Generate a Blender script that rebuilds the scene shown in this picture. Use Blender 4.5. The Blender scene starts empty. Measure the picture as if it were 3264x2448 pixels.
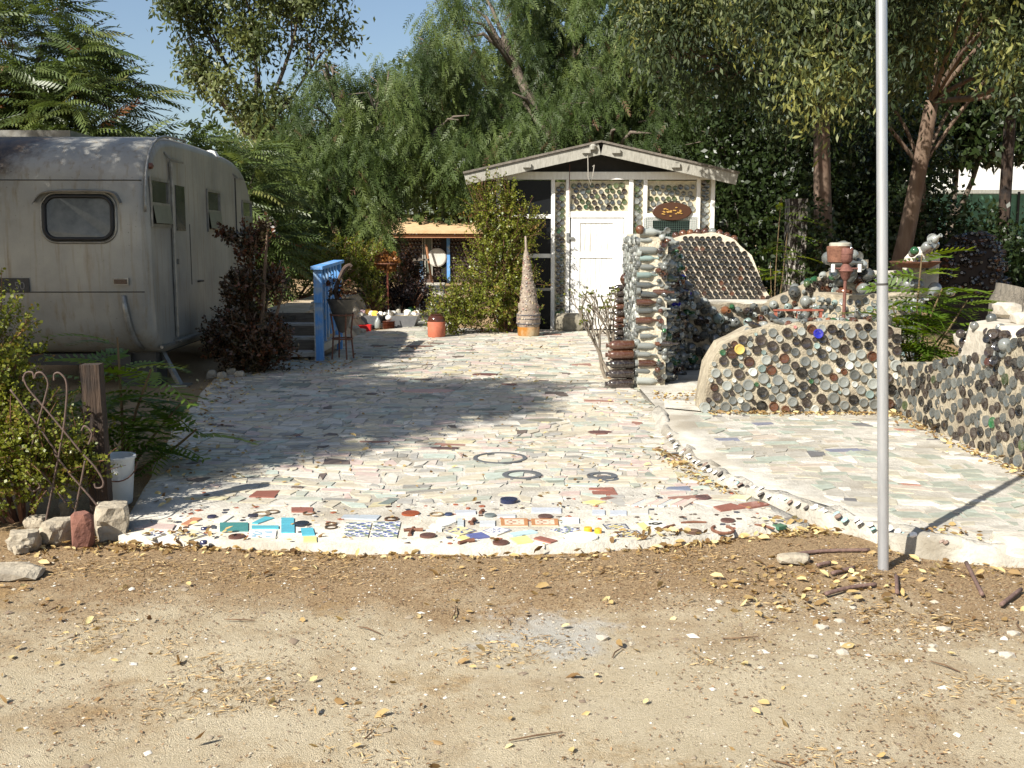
import bpy, math, random
import numpy as np
from mathutils import Vector, Matrix, noise as mn
R = math.radians
SC = bpy.context.scene
COL = SC.collection
random.seed(7)
RNG = np.random.default_rng(11)

# ------------------------------------------------------------------ camera, sky, sun, exposure
F, H, PITCH = 1050.0, 1.55, math.atan(142.5 / 1050.0)
cam_d = bpy.data.cameras.new('camera'); cam = bpy.data.objects.new('camera', cam_d); COL.objects.link(cam)
cam_d.sensor_width = 36; cam_d.lens = 36 * F / 1024; cam_d.clip_start = .05; cam_d.clip_end = 3000
cam.location = (0, 0, H); cam.rotation_euler = (R(90) - PITCH, 0, 0); SC.camera = cam
AZ, EL = R(223), R(39)                      # towards the sun, clockwise from +Y
W = bpy.data.worlds.new('World'); SC.world = W; W.use_nodes = True
nt = W.node_tree; bg = nt.nodes['Background']
sky = nt.nodes.new('ShaderNodeTexSky'); sky.sky_type = 'NISHITA'; sky.sun_disc = False
sky.sun_elevation = EL; sky.sun_rotation = AZ; sky.air_density = 1.0; sky.dust_density = 1.6; sky.ozone_density = 1.5
nt.links.new(sky.outputs[0], bg.inputs[0]); bg.inputs[1].default_value = .075
sun_d = bpy.data.lights.new('sun', 'SUN'); sun_d.energy = 5.0; sun_d.angle = R(.53); sun_d.color = (1, .95, .875)
sun = bpy.data.objects.new('sun', sun_d); COL.objects.link(sun)
to_sun = Vector((math.sin(AZ) * math.cos(EL), math.cos(AZ) * math.cos(EL), math.sin(EL)))
sun.rotation_euler = to_sun.to_track_quat('Z', 'Y').to_euler(); sun.location = (-20, -20, 30)
SC.view_settings.view_transform = 'Standard'; SC.view_settings.look = 'None'
SC.view_settings.exposure = .92; SC.view_settings.gamma = 1; SC.view_settings.use_curve_mapping = False
SC.render.engine = 'CYCLES'
SC.cycles.use_denoising = True
SC.cycles.max_bounces = 5; SC.cycles.transparent_max_bounces = 5; SC.cycles.caustics_reflective = False; SC.cycles.caustics_refractive = False

# ------------------------------------------------------------------ where things stand (pixels of a 1024 x 768 survey print -> metres)
CP, SP = math.cos(PITCH), math.sin(PITCH)
def ray(px, py):
    a, b = (px - 512) / F, (384 - py) / F
    return Vector((a, CP + b * SP, -SP + b * CP))
def gp(px, py, z=0.0):
    d = ray(px, py); t = (z - H) / d.z
    return Vector((d.x * t, d.y * t, z))
def at(px, py, Y):
    d = ray(px, py); t = Y / d.y
    return Vector((d.x * t, Y, H + d.z * t))
def tz(x, y):
    return .011 * max(0.0, y - 17.0)
def lin(c):
    return tuple((v / 12.92 if v <= .04045 else ((v + .055) / 1.055) ** 2.4) for v in c)

# ------------------------------------------------------------------ materials
MATS = {}
def _base(name):
    m = bpy.data.materials.new(name); m.use_nodes = True
    n = m.node_tree.nodes; return m, n, m.node_tree.links, n['Principled BSDF']
def pm(name, c1, c2=None, scale=6.0, rough=.7, bump=0.0, bscale=40.0, metal=0.0, spec=.5, trans=0.0, detail=6, streak=None, thr=(.35, .65), c3=None, s3=2.0):
    if name in MATS: return MATS[name]
    m, n, l, p = _base(name)
    p.inputs['Roughness'].default_value = rough; p.inputs['Metallic'].default_value = metal
    p.inputs['Specular IOR Level'].default_value = spec
    if trans: p.inputs['Transmission Weight'].default_value = trans
    p.inputs['Base Color'].default_value = (*c1, 1)
    tc = n.new('ShaderNodeTexCoord'); out = tc.outputs['Object']
    if streak:
        mp = n.new('ShaderNodeMapping'); mp.inputs['Scale'].default_value = streak; l.new(out, mp.inputs[0]); out = mp.outputs[0]
    if c2:
        t = n.new('ShaderNodeTexNoise'); t.inputs['Scale'].default_value = scale; t.inputs['Detail'].default_value = detail
        t.inputs['Roughness'].default_value = .65; l.new(out, t.inputs['Vector'])
        r = n.new('ShaderNodeValToRGB'); r.color_ramp.elements[0].position = thr[0]; r.color_ramp.elements[1].position = thr[1]
        r.color_ramp.elements[0].color = (*c1, 1); r.color_ramp.elements[1].color = (*c2, 1); l.new(t.outputs['Fac'], r.inputs[0])
        src = r.outputs[0]
        if c3:
            t3 = n.new('ShaderNodeTexNoise'); t3.inputs['Scale'].default_value = s3; t3.inputs['Detail'].default_value = 8; l.new(tc.outputs['Object'], t3.inputs['Vector'])
            r3 = n.new('ShaderNodeValToRGB'); r3.color_ramp.elements[0].position = .5; r3.color_ramp.elements[1].position = .68; l.new(t3.outputs['Fac'], r3.inputs[0])
            mx = n.new('ShaderNodeMix'); mx.data_type = 'RGBA'; l.new(r3.outputs[0], mx.inputs[0]); l.new(src, mx.inputs[6]); mx.inputs[7].default_value = (*c3, 1); src = mx.outputs[2]
        l.new(src, p.inputs['Base Color'])
    if bump:
        t2 = n.new('ShaderNodeTexNoise'); t2.inputs['Scale'].default_value = bscale; t2.inputs['Detail'].default_value = 8; l.new(out, t2.inputs['Vector'])
        b = n.new('ShaderNodeBump'); b.inputs['Strength'].default_value = bump; b.inputs['Distance'].default_value = .02
        l.new(t2.outputs['Fac'], b.inputs['Height']); l.new(b.outputs[0], p.inputs['Normal'])
    MATS[name] = m; return m
def attr_mat(name, rough=.5, dirt=.25, scale=30.0, bump=.1):
    if name in MATS: return MATS[name]
    m, n, l, p = _base(name); p.inputs['Roughness'].default_value = rough
    a = n.new('ShaderNodeAttribute'); a.attribute_name = 'Col'
    tc = n.new('ShaderNodeTexCoord')
    t = n.new('ShaderNodeTexNoise'); t.inputs['Scale'].default_value = scale; t.inputs['Detail'].default_value = 6; l.new(tc.outputs['Object'], t.inputs['Vector'])
    r = n.new('ShaderNodeValToRGB'); r.color_ramp.elements[0].position = .35; r.color_ramp.elements[1].position = .7
    r.color_ramp.elements[0].color = (1 - dirt, 1 - dirt * 1.1, 1 - dirt * 1.25, 1); r.color_ramp.elements[1].color = (1, 1, 1, 1); l.new(t.outputs['Fac'], r.inputs[0])
    mx = n.new('ShaderNodeMix'); mx.data_type = 'RGBA'; mx.blend_type = 'MULTIPLY'; mx.inputs[0].default_value = 1
    l.new(a.outputs['Color'], mx.inputs[6]); l.new(r.outputs[0], mx.inputs[7]); l.new(mx.outputs[2], p.inputs['Base Color'])
    if bump:
        b = n.new('ShaderNodeBump'); b.inputs['Strength'].default_value = bump; b.inputs['Distance'].default_value = .01
        l.new(t.outputs['Fac'], b.inputs['Height']); l.new(b.outputs[0], p.inputs['Normal'])
    MATS[name] = m; return m
def leaf_mat(name, stops, rough=.45, transl=.35):
    if name in MATS: return MATS[name]
    m, n, l, p = _base(name); p.inputs['Roughness'].default_value = rough; p.inputs['Specular IOR Level'].default_value = .4
    a = n.new('ShaderNodeAttribute'); a.attribute_name = 'tint'
    r = n.new('ShaderNodeValToRGB'); cr = r.color_ramp
    while len(cr.elements) < len(stops): cr.elements.new(.5)
    for e, (pos, c) in zip(cr.elements, stops): e.position = pos; e.color = (*c, 1)
    l.new(a.outputs['Fac'], r.inputs[0]); l.new(r.outputs[0], p.inputs['Base Color'])
    tr = n.new('ShaderNodeBsdfTranslucent')
    hs = n.new('ShaderNodeHueSaturation'); hs.inputs['Hue'].default_value = .485; hs.inputs['Saturation'].default_value = 1.15; hs.inputs['Value'].default_value = 1.5
    l.new(r.outputs[0], hs.inputs['Color']); l.new(hs.outputs[0], tr.inputs[0])
    mx = n.new('ShaderNodeMixShader'); mx.inputs[0].default_value = transl
    l.new(p.outputs[0], mx.inputs[1]); l.new(tr.outputs[0], mx.inputs[2]); l.new(mx.outputs[0], n['Material Output'].inputs[0])
    MATS[name] = m; return m

# ------------------------------------------------------------------ mesh helpers
class MB:
    def __init__(s): s.v = []; s.f = []; s.c = []
    def add(s, vs, fs, col=None):
        o = len(s.v); s.v += [tuple(v) for v in vs]; s.f += [tuple(i + o for i in f) for f in fs]; s.c += [col] * len(fs); return s
    def box(s, c, size, rot=None, col=None):
        x, y, z = [q / 2 for q in size]
        vs = [Vector((a * x, b * y, d * z)) for d in (-1, 1) for b in (-1, 1) for a in (-1, 1)]
        if rot is not None: vs = [rot @ v for v in vs]
        vs = [v + Vector(c) for v in vs]
        return s.add(vs, [(0, 2, 3, 1), (4, 5, 7, 6), (0, 1, 5, 4), (2, 6, 7, 3), (0, 4, 6, 2), (1, 3, 7, 5)], col)
    def b2(s, x0, x1, y0, y1, z0, z1, col=None):
        return s.box(((x0 + x1) / 2, (y0 + y1) / 2, (z0 + z1) / 2), (x1 - x0, y1 - y0, z1 - z0), None, col)
    def bar(s, a, b, w, h=None, col=None):
        a, b = Vector(a), Vector(b); d = b - a; q = d.to_track_quat('Z', 'Y').to_matrix()
        return s.box((a + b) / 2, (w, h or w, d.length), q, col)
    def tube(s, pts, rad, seg=8, cap=True, col=None):
        pts = [Vector(p) for p in pts]; n = len(pts)
        if not hasattr(rad, '__len__'): rad = [rad] * n
        o = []; up = Vector((.31, .17, .93))
        for i, p in enumerate(pts):
            t = (pts[min(i + 1, n - 1)] - pts[max(i - 1, 0)]).normalized()
            a = t.cross(up)
            if a.length < .05: a = t.cross(Vector((1, 0, 0)))
            a.normalize(); b = t.cross(a)
            o += [p + (a * math.cos(2 * math.pi * k / seg) + b * math.sin(2 * math.pi * k / seg)) * rad[i] for k in range(seg)]
        fs = [(i * seg + k, i * seg + (k + 1) % seg, (i + 1) * seg + (k + 1) % seg, (i + 1) * seg + k) for i in range(n - 1) for k in range(seg)]
        if cap: fs += [tuple(range(seg - 1, -1, -1)), tuple((n - 1) * seg + k for k in range(seg))]
        return s.add(o, fs, col)
    def lathe(s, prof, seg=14, c=(0, 0, 0), rot=None, col=None):
        c = Vector(c); o = []; rings = []
        for r, z in prof:
            if r < 1e-5: rings.append([len(o)]); o.append(Vector((0, 0, z)))
            else:
                rings.append(list(range(len(o), len(o) + seg)))
                o += [Vector((r * math.cos(2 * math.pi * k / seg), r * math.sin(2 * math.pi * k / seg), z)) for k in range(seg)]
        fs = []
        for A, B in zip(rings, rings[1:]):
            for k in range(seg):
                k2 = (k + 1) % seg
                if len(A) == 1 and len(B) == 1: continue
                if len(A) == 1: fs.append((A[0], B[k2], B[k]))
                elif len(B) == 1: fs.append((A[k], A[k2], B[0]))
                else: fs.append((A[k], A[k2], B[k2], B[k]))
        if rot is not None: o = [rot @ v for v in o]
        return s.add([v + c for v in o], fs, col)
    def mesh(s, name, mat, smooth=False):
        me = bpy.data.meshes.new(name); me.from_pydata(s.v, [], s.f)
        if any(c is not None for c in s.c):
            at_ = me.attributes.new('Col', 'FLOAT_COLOR', 'FACE')
            at_.data.foreach_set('color', np.array([(*(c or (1, 1, 1)), 1) for c in s.c], dtype=np.float32).ravel())
        if smooth: me.polygons.foreach_set('use_smooth', [True] * len(me.polygons))
        if mat: me.materials.append(mat)
        me.update(); return me
    def build(s, name, mat, parent=None, smooth=False, autos=None):
        me = s.mesh(name, mat, smooth or autos is not None)
        if autos is not None: me.set_sharp_from_angle(angle=R(autos))
        o = bpy.data.objects.new(name, me); COL.objects.link(o)
        if parent: o.parent = parent
        return o
def link(name, me, parent=None, loc=None, rot=None, scale=None):
    o = bpy.data.objects.new(name, me); COL.objects.link(o)
    if parent: o.parent = parent
    if loc is not None: o.location = loc
    if rot is not None: o.rotation_mode = 'QUATERNION'; o.rotation_quaternion = rot
    if scale is not None: o.scale = scale if hasattr(scale, '__len__') else (scale,) * 3
    return o
def tag(o, label=None, cat=None, group=None, kind=None):
    if label: o['label'] = label
    if cat: o['category'] = cat
    if group: o['group'] = group
    if kind: o['kind'] = kind
    return o
def empty(name, loc=(0, 0, 0), label=None, cat=None, group=None, rz=0):
    o = bpy.data.objects.new(name, None); COL.objects.link(o); o.location = loc; o.rotation_euler = (0, 0, rz); o.empty_display_size = .1
    return tag(o, label, cat, group)
def np_mesh(name, V, Fc, mat, parent=None, tint=None, col=None, smooth=False):
    V = np.asarray(V, np.float32).reshape(-1, 3); Fc = np.asarray(Fc, np.int32); k = Fc.shape[1]
    me = bpy.data.meshes.new(name); me.vertices.add(len(V)); me.vertices.foreach_set('co', V.ravel())
    me.loops.add(Fc.size); me.loops.foreach_set('vertex_index', Fc.ravel())
    me.polygons.add(len(Fc)); me.polygons.foreach_set('loop_start', np.arange(0, Fc.size, k, dtype=np.int32))
    me.polygons.foreach_set('loop_total', np.full(len(Fc), k, np.int32))
    if smooth: me.polygons.foreach_set('use_smooth', np.ones(len(Fc), bool))
    me.update(calc_edges=True)
    if tint is not None:
        a = me.attributes.new('tint', 'FLOAT', 'FACE'); a.data.foreach_set('value', np.asarray(tint, np.float32))
    if col is not None:
        a = me.attributes.new('Col', 'FLOAT_COLOR', 'FACE'); c = np.ones((len(Fc), 4), np.float32); c[:, :3] = col; a.data.foreach_set('color', c.ravel())
    me.materials.append(mat)
    o = bpy.data.objects.new(name, me); COL.objects.link(o)
    if parent: o.parent = parent
    return o
def inst(T, TF, pos, ax, scale=None):
    """copies of template T at pos, oriented by axes ax (N,3,3) columns x,y,z"""
    T = np.asarray(T, float); TF = np.asarray(TF, int); N = len(pos); M = np.asarray(ax, float)
    if scale is not None: M = M * np.asarray(scale, float).reshape(N, 1, 1)
    V = np.einsum('nij,vj->nvi', M, T) + np.asarray(pos)[:, None, :]
    Fa = TF[None] + (np.arange(N) * len(T))[:, None, None]
    return V.reshape(-1, 3), Fa.reshape(-1, TF.shape[1])
def unit(a): return a / np.maximum(np.linalg.norm(a, axis=-1, keepdims=True), 1e-9)
def frame(d, n):
    """columns: x along d, y side, z near n"""
    d = unit(d); y = unit(np.cross(n, d)); z = np.cross(d, y)
    return np.stack([d, y, z], axis=2)
def rdir(n, rng=None):
    v = (rng or RNG).normal(size=(n, 3)); return unit(v)
def catmull(P, n=8, closed=False):
    P = [Vector(p) for p in P]; o = []; m = len(P)
    for i in range(m if closed else m - 1):
        g = (lambda k: P[k % m]) if closed else (lambda k: P[max(0, min(m - 1, k))])
        p0, p1, p2, p3 = g(i - 1), g(i), g(i + 1), g(i + 2)
        for j in range(n):
            t = j / n
            o.append(.5 * ((2 * p1) + (p2 - p0) * t + (2 * p0 - 5 * p1 + 4 * p2 - p3) * t * t + (3 * p1 - p0 - 3 * p2 + p3) * t ** 3))
    if not closed: o.append(P[-1])
    return o
def ip(x, xs, ys): return float(np.interp(x, xs, ys))
def noise3(v, s=1.0): return mn.noise(Vector(v) * s)
def rock(name, c, size, mat, parent=None, seed=0, lev=2, rough=.35):
    import bmesh
    bm = bmesh.new(); bmesh.ops.create_icosphere(bm, subdivisions=lev, radius=1)
    for v in bm.verts:
        p = v.co.normalized(); k = 1 + rough * mn.noise(p * 1.3 + Vector((seed * 3.1, seed, 0))) + rough * .5 * mn.noise(p * 3.1 + Vector((seed, 0, seed)))
        q = p * k
        q = Vector([max(-.78, min(.78, a)) for a in q])      # broken flat faces
        v.co = Vector((q.x * size[0], q.y * size[1], q.z * size[2]))
    me = bpy.data.meshes.new(name); bm.to_mesh(me); bm.free(); me.materials.append(mat)
    o = bpy.data.objects.new(name, me); COL.objects.link(o); o.location = c
    if parent: o.parent = parent
    return o
# ------------------------------------------------------------------ ground
M_mortar = pm('mortar', lin((.63, .61, .56)), lin((.74, .72, .67)), scale=9, rough=.9, bump=.5, bscale=60, c3=lin((.55, .52, .46)), s3=1.7)
M_conc = pm('pale_concrete', lin((.70, .68, .62)), lin((.80, .78, .73)), scale=7, rough=.9, bump=.5, bscale=70, c3=lin((.56, .54, .49)), s3=2.3)
def dirt_mat():
    m, n, l, p = _base('sandy_dirt'); p.inputs['Roughness'].default_value = .95; p.inputs['Specular IOR Level'].default_value = .15
    tc = n.new('ShaderNodeTexCoord'); pos = tc.outputs['Object']
    def nz(s, d=8, r=.6, src=pos):
        t = n.new('ShaderNodeTexNoise'); t.inputs['Scale'].default_value = s; t.inputs['Detail'].default_value = d; t.inputs['Roughness'].default_value = r; l.new(src, t.inputs['Vector']); return t.outputs['Fac']
    def ramp(src, a, b, ca, cb):
        r = n.new('ShaderNodeValToRGB'); e = r.color_ramp.elements; e[0].position = a; e[1].position = b; e[0].color = (*ca, 1); e[1].color = (*cb, 1); l.new(src, r.inputs[0]); return r.outputs[0]
    def mix(f, a, b):
        x = n.new('ShaderNodeMix'); x.data_type = 'RGBA'; l.new(f, x.inputs[0]); l.new(a, x.inputs[6]); l.new(b, x.inputs[7]); return x.outputs[2]
    sand = ramp(nz(3.5), .35, .7, lin((.71, .65, .53)), lin((.80, .75, .64)))
    fine = ramp(nz(120, 4), .3, .7, lin((.63, .56, .44)), lin((.86, .81, .70)))
    sand = mix(ramp(nz(25), .3, .8, (.25,) * 3, (.75,) * 3), sand, fine)
    mulch = ramp(nz(90, 6, .7), .35, .68, lin((.48, .39, .29)), lin((.75, .65, .50)))
    sx = n.new('ShaderNodeSeparateXYZ'); l.new(pos, sx.inputs[0])
    # the strip of fallen seed and leaf mulch that lies against the paving
    mr = n.new('ShaderNodeMapRange'); mr.inputs[1].default_value = 3.75; mr.inputs[2].default_value = 4.9; l.new(sx.outputs['Y'], mr.inputs[0])
    ad = n.new('ShaderNodeMath'); ad.operation = 'MULTIPLY_ADD'; l.new(nz(1.1, 10, .68), ad.inputs[0]); ad.inputs[1].default_value = 1.75; 
    sb = n.new('ShaderNodeMath'); sb.operation = 'MULTIPLY_ADD'; l.new(mr.outputs[0], sb.inputs[0]); sb.inputs[1].default_value = .5; sb.inputs[2].default_value = -.72; l.new(sb.outputs[0], ad.inputs[2])
    col = mix(ramp(ad.outputs[0], .18, .5, (0,) * 3, (1,) * 3), sand, mulch)
    gold = ramp(nz(60, 5), .35, .65, lin((.52, .42, .28)), lin((.72, .60, .42)))
    col = mix(ramp(nz(1.9, 9, .72), .56, .68, (0,) * 3, (.85,) * 3), col, gold)
    chalk = ramp(nz(14), .3, .7, lin((.70, .68, .63)), lin((.78, .77, .73)))
    vd = n.new('ShaderNodeVectorMath'); vd.operation = 'DISTANCE'; l.new(pos, vd.inputs[0]); vd.inputs[1].default_value = (.16, 4.02, 0)
    wv = n.new('ShaderNodeMath'); wv.operation = 'MULTIPLY_ADD'; l.new(nz(4.5, 9, .75), wv.inputs[0]); wv.inputs[1].default_value = 1.1; l.new(vd.outputs['Value'], wv.inputs[2])
    col = mix(ramp(wv.outputs[0], .66, .86, (.9,) * 3, (0,) * 3), col, chalk)
    l.new(col, p.inputs['Base Color'])
    b = n.new('ShaderNodeBump'); b.inputs['Strength'].default_value = .85; b.inputs['Distance'].default_value = .02
    hh = n.new('ShaderNodeMath'); hh.operation = 'ADD'; l.new(nz(18, 12, .75), hh.inputs[0]); l.new(nz(230, 3), hh.inputs[1]); l.new(hh.outputs[0], b.inputs['Height']); l.new(b.outputs[0], p.inputs['Normal'])
    return m
M_dirt = dirt_mat()
xs = np.concatenate([[-900, -300, -120, -60, -35, -22, -14, -10], np.linspace(-8, 8, 200), [10, 14, 22, 35, 60, 120, 300, 900]])
ys = np.concatenate([[-300, -60, -15, -4, 0], np.linspace(1.5, 7, 130), np.linspace(7.3, 20, 50), [23, 27, 32, 38, 46, 60, 90, 150, 400, 1500]])
gv = []
for y in ys:
    for x in xs:
        z = tz(x, y) if y < 60 else tz(0, 60)
        if 1.5 < y < 9 and abs(x) < 8:
            z += .012 * noise3((x, y, 0), 1.6) + .006 * noise3((x, y, 3), 6) - .008
        gv.append((x, y, z))
nx = len(xs)
gf = [(j * nx + i, j * nx + i + 1, (j + 1) * nx + i + 1, (j + 1) * nx + i) for j in range(len(ys) - 1) for i in range(nx - 1)]
ground = np_mesh('ground', gv, gf, M_dirt, smooth=True); tag(ground, kind='structure')

# ------------------------------------------------------------------ mosaic pavement
XLy = [5.0, 6, 8.4, 11.4, 13.3, 13.9, 17.6, 18.3, 20.3, 27.6, 34.5]
XLx = [-1.95, -2.2, -2.75, -3.3, -3.4, -2.5, -2.6, -2.0, -2.1, -2.6, -3.1]
XRy = [5.0, 5.6, 6.2, 7.25, 9.25, 10.6, 12.0, 13.2, 17.9, 18.4, 20.3, 27.6, 34.5]
XRx = [1.75, 1.62, 1.45, 1.22, 1.36, 1.34, 1.38, 3.3, 3.7, -.95, -1.2, -1.8, -2.2]
FRx = [-2.05, -1.15, -.24, .33, .93, 1.62]
FRy = [5.31, 5.16, 5.08, 5.14, 5.29, 5.57]
def xl(y): return ip(y, XLy, XLx)
def xr(y): return ip(y, XRy, XRx)
def yfront(x): return ip(x, FRx, FRy)
SLAB = .03
mb = MB(); NU = 40
rows = [None] + list(np.arange(6.0, 17.9, .35)) + list(np.arange(18.4, 34.6, .8))
grid = []
for r in rows:
    line = []
    for i in range(NU + 1):
        u = i / NU
        if r is None:
            x = -2.05 + u * (1.62 + 2.05); y = yfront(x) + .02 * noise3((x, 0, 0), 3)
        else:
            wob = .05 * noise3((r, u > .5, 0), 2.2)
            x = xl(r) + u * (xr(r) - xl(r)) + (wob if i in (0, NU) else 0); y = r
        line.append(Vector((x, y, SLAB + tz(x, y) + .004 * noise3((x, y, 0), 2.5))))
    grid.append(line)
vs = [p for ln in grid for p in ln]; fs = [(j * (NU + 1) + i, j * (NU + 1) + i + 1, (j + 1) * (NU + 1) + i + 1, (j + 1) * (NU + 1) + i) for j in range(len(grid) - 1) for i in range(NU)]
edge = [j * (NU + 1) for j in range(len(grid))][::-1] + list(range(1, NU + 1)) + [j * (NU + 1) + NU for j in range(1, len(grid))]
base = len(vs); vs += [vs[e] + Vector((0, 0, -.12)) for e in edge]
fs += [(edge[k + 1], edge[k], base + k, base + k + 1) for k in range(len(edge) - 1)]
pave = mb.add(vs, fs).build('mosaic_pavement', M_mortar, smooth=True); tag(pave, kind='structure')

M_tile = attr_mat('ceramic_and_marble_shards', rough=.55, dirt=.22, scale=18)
M_glaze = attr_mat('glazed_tile', rough=.22, dirt=.12, scale=25, bump=.05)
PAL = [((.84, .82, .77), 6), ((.82, .78, .68), 7), ((.79, .70, .66), 3.0), ((.80, .75, .70), 4), ((.72, .77, .72), 2.2), ((.68, .70, .64), 5), ((.75, .71, .62), 8), ((.66, .65, .62), 4),
       ((.55, .54, .51), 1.3), ((.56, .37, .31), .45), ((.36, .30, .27), .6), ((.50, .53, .48), 1.3), ((.78, .74, .58), .9), ((.40, .44, .54), .06)]
def soft(c, f, w=(.74, .73, .69)): return tuple(a * (1 - f) + b * f for a, b in zip(c, w))
PC = [tuple(.94 * q for q in lin(soft(c, .22))) for c, w in PAL]; PW = np.array([w for c, w in PAL]); PW /= PW.sum()
def pal(): return PC[RNG.choice(len(PC), p=PW)]
def prism(poly, h, col, z=0.0, tilt=0.0):
    n = len(poly); m = MB()
    t = [Vector((x, y, z + h + tilt * x)) for x, y in poly]; b = [Vector((x, y, z - .01)) for x, y in poly]
    m.add(t + b, [tuple(range(n))] + [((i + 1) % n, i, n + i, n + (i + 1) % n) for i in range(n)], col); return m
def shard_cells(y0, y1, fl, fr, grow, skip=.07):
    out = []; y = y0
    while y < y1:
        d = random.uniform(.06, .15) * grow(y)
        x = fl(y) + random.uniform(.02, .10)
        while x < fr(y + d / 2) - .07:
            w = random.choice([random.uniform(.05, .11), random.uniform(.09, .18), random.uniform(.14, .26)]) * grow(y)
            x2 = min(x + w, fr(y + d / 2) - .02)
            if random.random() > skip and x2 - x > .03:
                g = .009 * grow(y); j = .27 * d
                q = [(x + g + random.uniform(-j, j) * .6, y + g + random.uniform(-j, j)), (x2 - g + random.uniform(-j, j) * .6, y + g + random.uniform(-j, j)),
                     (x2 - g + random.uniform(-j, j) * .6, y + d - g + random.uniform(-j, j)), (x + g + random.uniform(-j, j) * .6, y + d - g + random.uniform(-j, j))]
                if random.random() < .25:       # broken corner
                    k = random.randrange(4); a, b = q[k], q[(k + 1) % 4]; q[k] = ((a[0] + b[0]) / 2, (a[1] + b[1]) / 2 + random.uniform(-.01, .01))
                out.append(q)
            x = x2
        y += d
    def warp(p):
        x, y = p; return (x + .10 * noise3((x, y, 4), 1.1) + .025 * noise3((x, y, 6), 4), y + .30 * noise3((x * .8, y, 8), .9) + .05 * noise3((x, y, 2), 3.5))
    res = []
    for q in out:
        w_ = [warp(p) for p in q]
        if all(fl(max(y0, min(y1, p[1]))) + .01 < p[0] < fr(max(y0, min(y1, p[1]))) - .01 and y0 - .25 < p[1] < y1 + .05 for p in w_): res.append(w_)
    return res
def lay_shards(cells, parent, zfn, nparts, nm, pick=pal):
    """the nparts that show largest as single pieces, the rest joined as one part"""
    def seen(q):
        cy = sum(p[1] for p in q) / 4; ar = abs(sum(q[i][0] * q[(i + 1) % 4][1] - q[(i + 1) % 4][0] * q[i][1] for i in range(4))) / 2
        cx = abs(sum(p[0] for p in q) / 4) / cy
        return (ar / cy ** 3) * (1 if cx < .5 else .01)
    cells = sorted(cells, key=seen, reverse=True)
    for q in cells[:nparts]:
        cx, cy = sum(p[0] for p in q) / 4, sum(p[1] for p in q) / 4
        o = prism([(a - cx, b - cy) for a, b in q], .006, pick()).build(nm, M_tile, parent); o.location = (cx, cy, zfn(cx, cy)); o.rotation_euler = (random.uniform(-.02, .02), random.uniform(-.012, .012), 0)
    m = MB()
    for q in cells[nparts:]:
        cx, cy = sum(p[0] for p in q) / 4, sum(p[1] for p in q) / 4; z = zfn(cx, cy); c = pick()
        t = [Vector((a, b, z + .004 + random.uniform(0, .005))) for a, b in q]; bt = [Vector((a, b, z - .01)) for a, b in q]
        m.add(t + bt, [(0, 1, 2, 3)] + [((i + 1) % 4, i, 4 + i, 4 + (i + 1) % 4) for i in range(4)], c)
    o = m.build(nm + '_field', M_tile, parent); tag(o, kind='stuff')
gw = lambda y: 1 if y < 8 else min(2.0, 1 + (y - 8) * .06)
cells = shard_cells(6.35, 17.8, xl, xr, gw, .06) + shard_cells(18.5, 34.2, xl, xr, gw, .08)
mid = [c for c in shard_cells(5.95, 6.3, lambda y: xl(y) + .1, lambda y: xr(y) - .1, gw, .3)]
front_taken = []
lay_shards(cells + mid, pave, lambda x, y: SLAB + tz(x, y), 215, 'tile_shard')

# the decorated front strip, piece by piece (positions read off the photograph's print)
def za(zx, zy): return ((400 + zx / 2.212) / 3.1875, (1100 + zy / 2.212) / 3.1875)
def zb(zx, zy): return ((1200 + zx / 3.16) / 3.1875, (1500 + zy / 3.16) / 3.1875)
def zc(zx, zy): return ((1800 + zx / 2.458) / 3.1875, (1500 + zy / 2.458) / 3.1875)
def corners(fn, pts): return [gp(*fn(*p), SLAB) for p in pts]
HK = [0]
def flat_piece(fn, pts, col, name='tile', mat=M_glaze, h=.007):
    HK[0] += 1; h += .00017 * (HK[0] % 13)
    P = corners(fn, pts); c = sum(P, Vector()) / len(P)
    poly = [(p.x - c.x, p.y - c.y) for p in P]
    ar = sum(poly[i][0] * poly[(i + 1) % len(poly)][1] - poly[(i + 1) % len(poly)][0] * poly[i][1] for i in range(len(poly)))
    if ar < 0: poly = poly[::-1]
    o = prism(poly, h, lin(soft(col, .22))).build(name, mat, pave); o.location = c; return o
def disc_piece(fn, zx, zy, r, col, name='disc', ring=0, mat=M_glaze, h=.008):
    HK[0] += 1; h += .00019 * (HK[0] % 11)
    c = gp(*fn(zx, zy), SLAB); m = MB()
    if ring: m.lathe([(r, -.004), (r, h), (r * ring, h), (r * ring, -.004)], 20, col=lin(col))
    else: m.lathe([(r, -.004), (r, h), (r * .93, h + .002), (0, h + .002)], 20, col=lin(col))
    o = m.build(name, mat, pave); o.location = c; return o
def pattern_tile(fn, pts, fun, name='patterned_tile', n=14):
    A, B, C, D = corners(fn, pts); c = (A + B + C + D) / 4; m = MB()
    for i in range(n):
        for j in range(n):
            f = lambda u, v: (A * (1 - u) * (1 - v) + B * u * (1 - v) + C * u * v + D * (1 - u) * v) - c + Vector((0, 0, .007))
            u0, u1, v0, v1 = i / n, (i + 1) / n, j / n, (j + 1) / n
            m.add([f(u0, v0), f(u1, v0), f(u1, v1), f(u0, v1)][::-1], [(0, 1, 2, 3)], lin(soft(fun((u0 + u1) - 1, (v0 + v1) - 1), .2)))
    q = [p - c for p in (A, B, C, D)]
    m.add([p + Vector((0, 0, .007)) for p in q] + [p - Vector((0, 0, .005)) for p in q], [(0, 1, 5, 4), (1, 2, 6, 5), (2, 3, 7, 6), (3, 0, 4, 7)], lin((.8, .76, .66)))
    o = m.build(name, M_glaze, pave); o.location = c; return o
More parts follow.
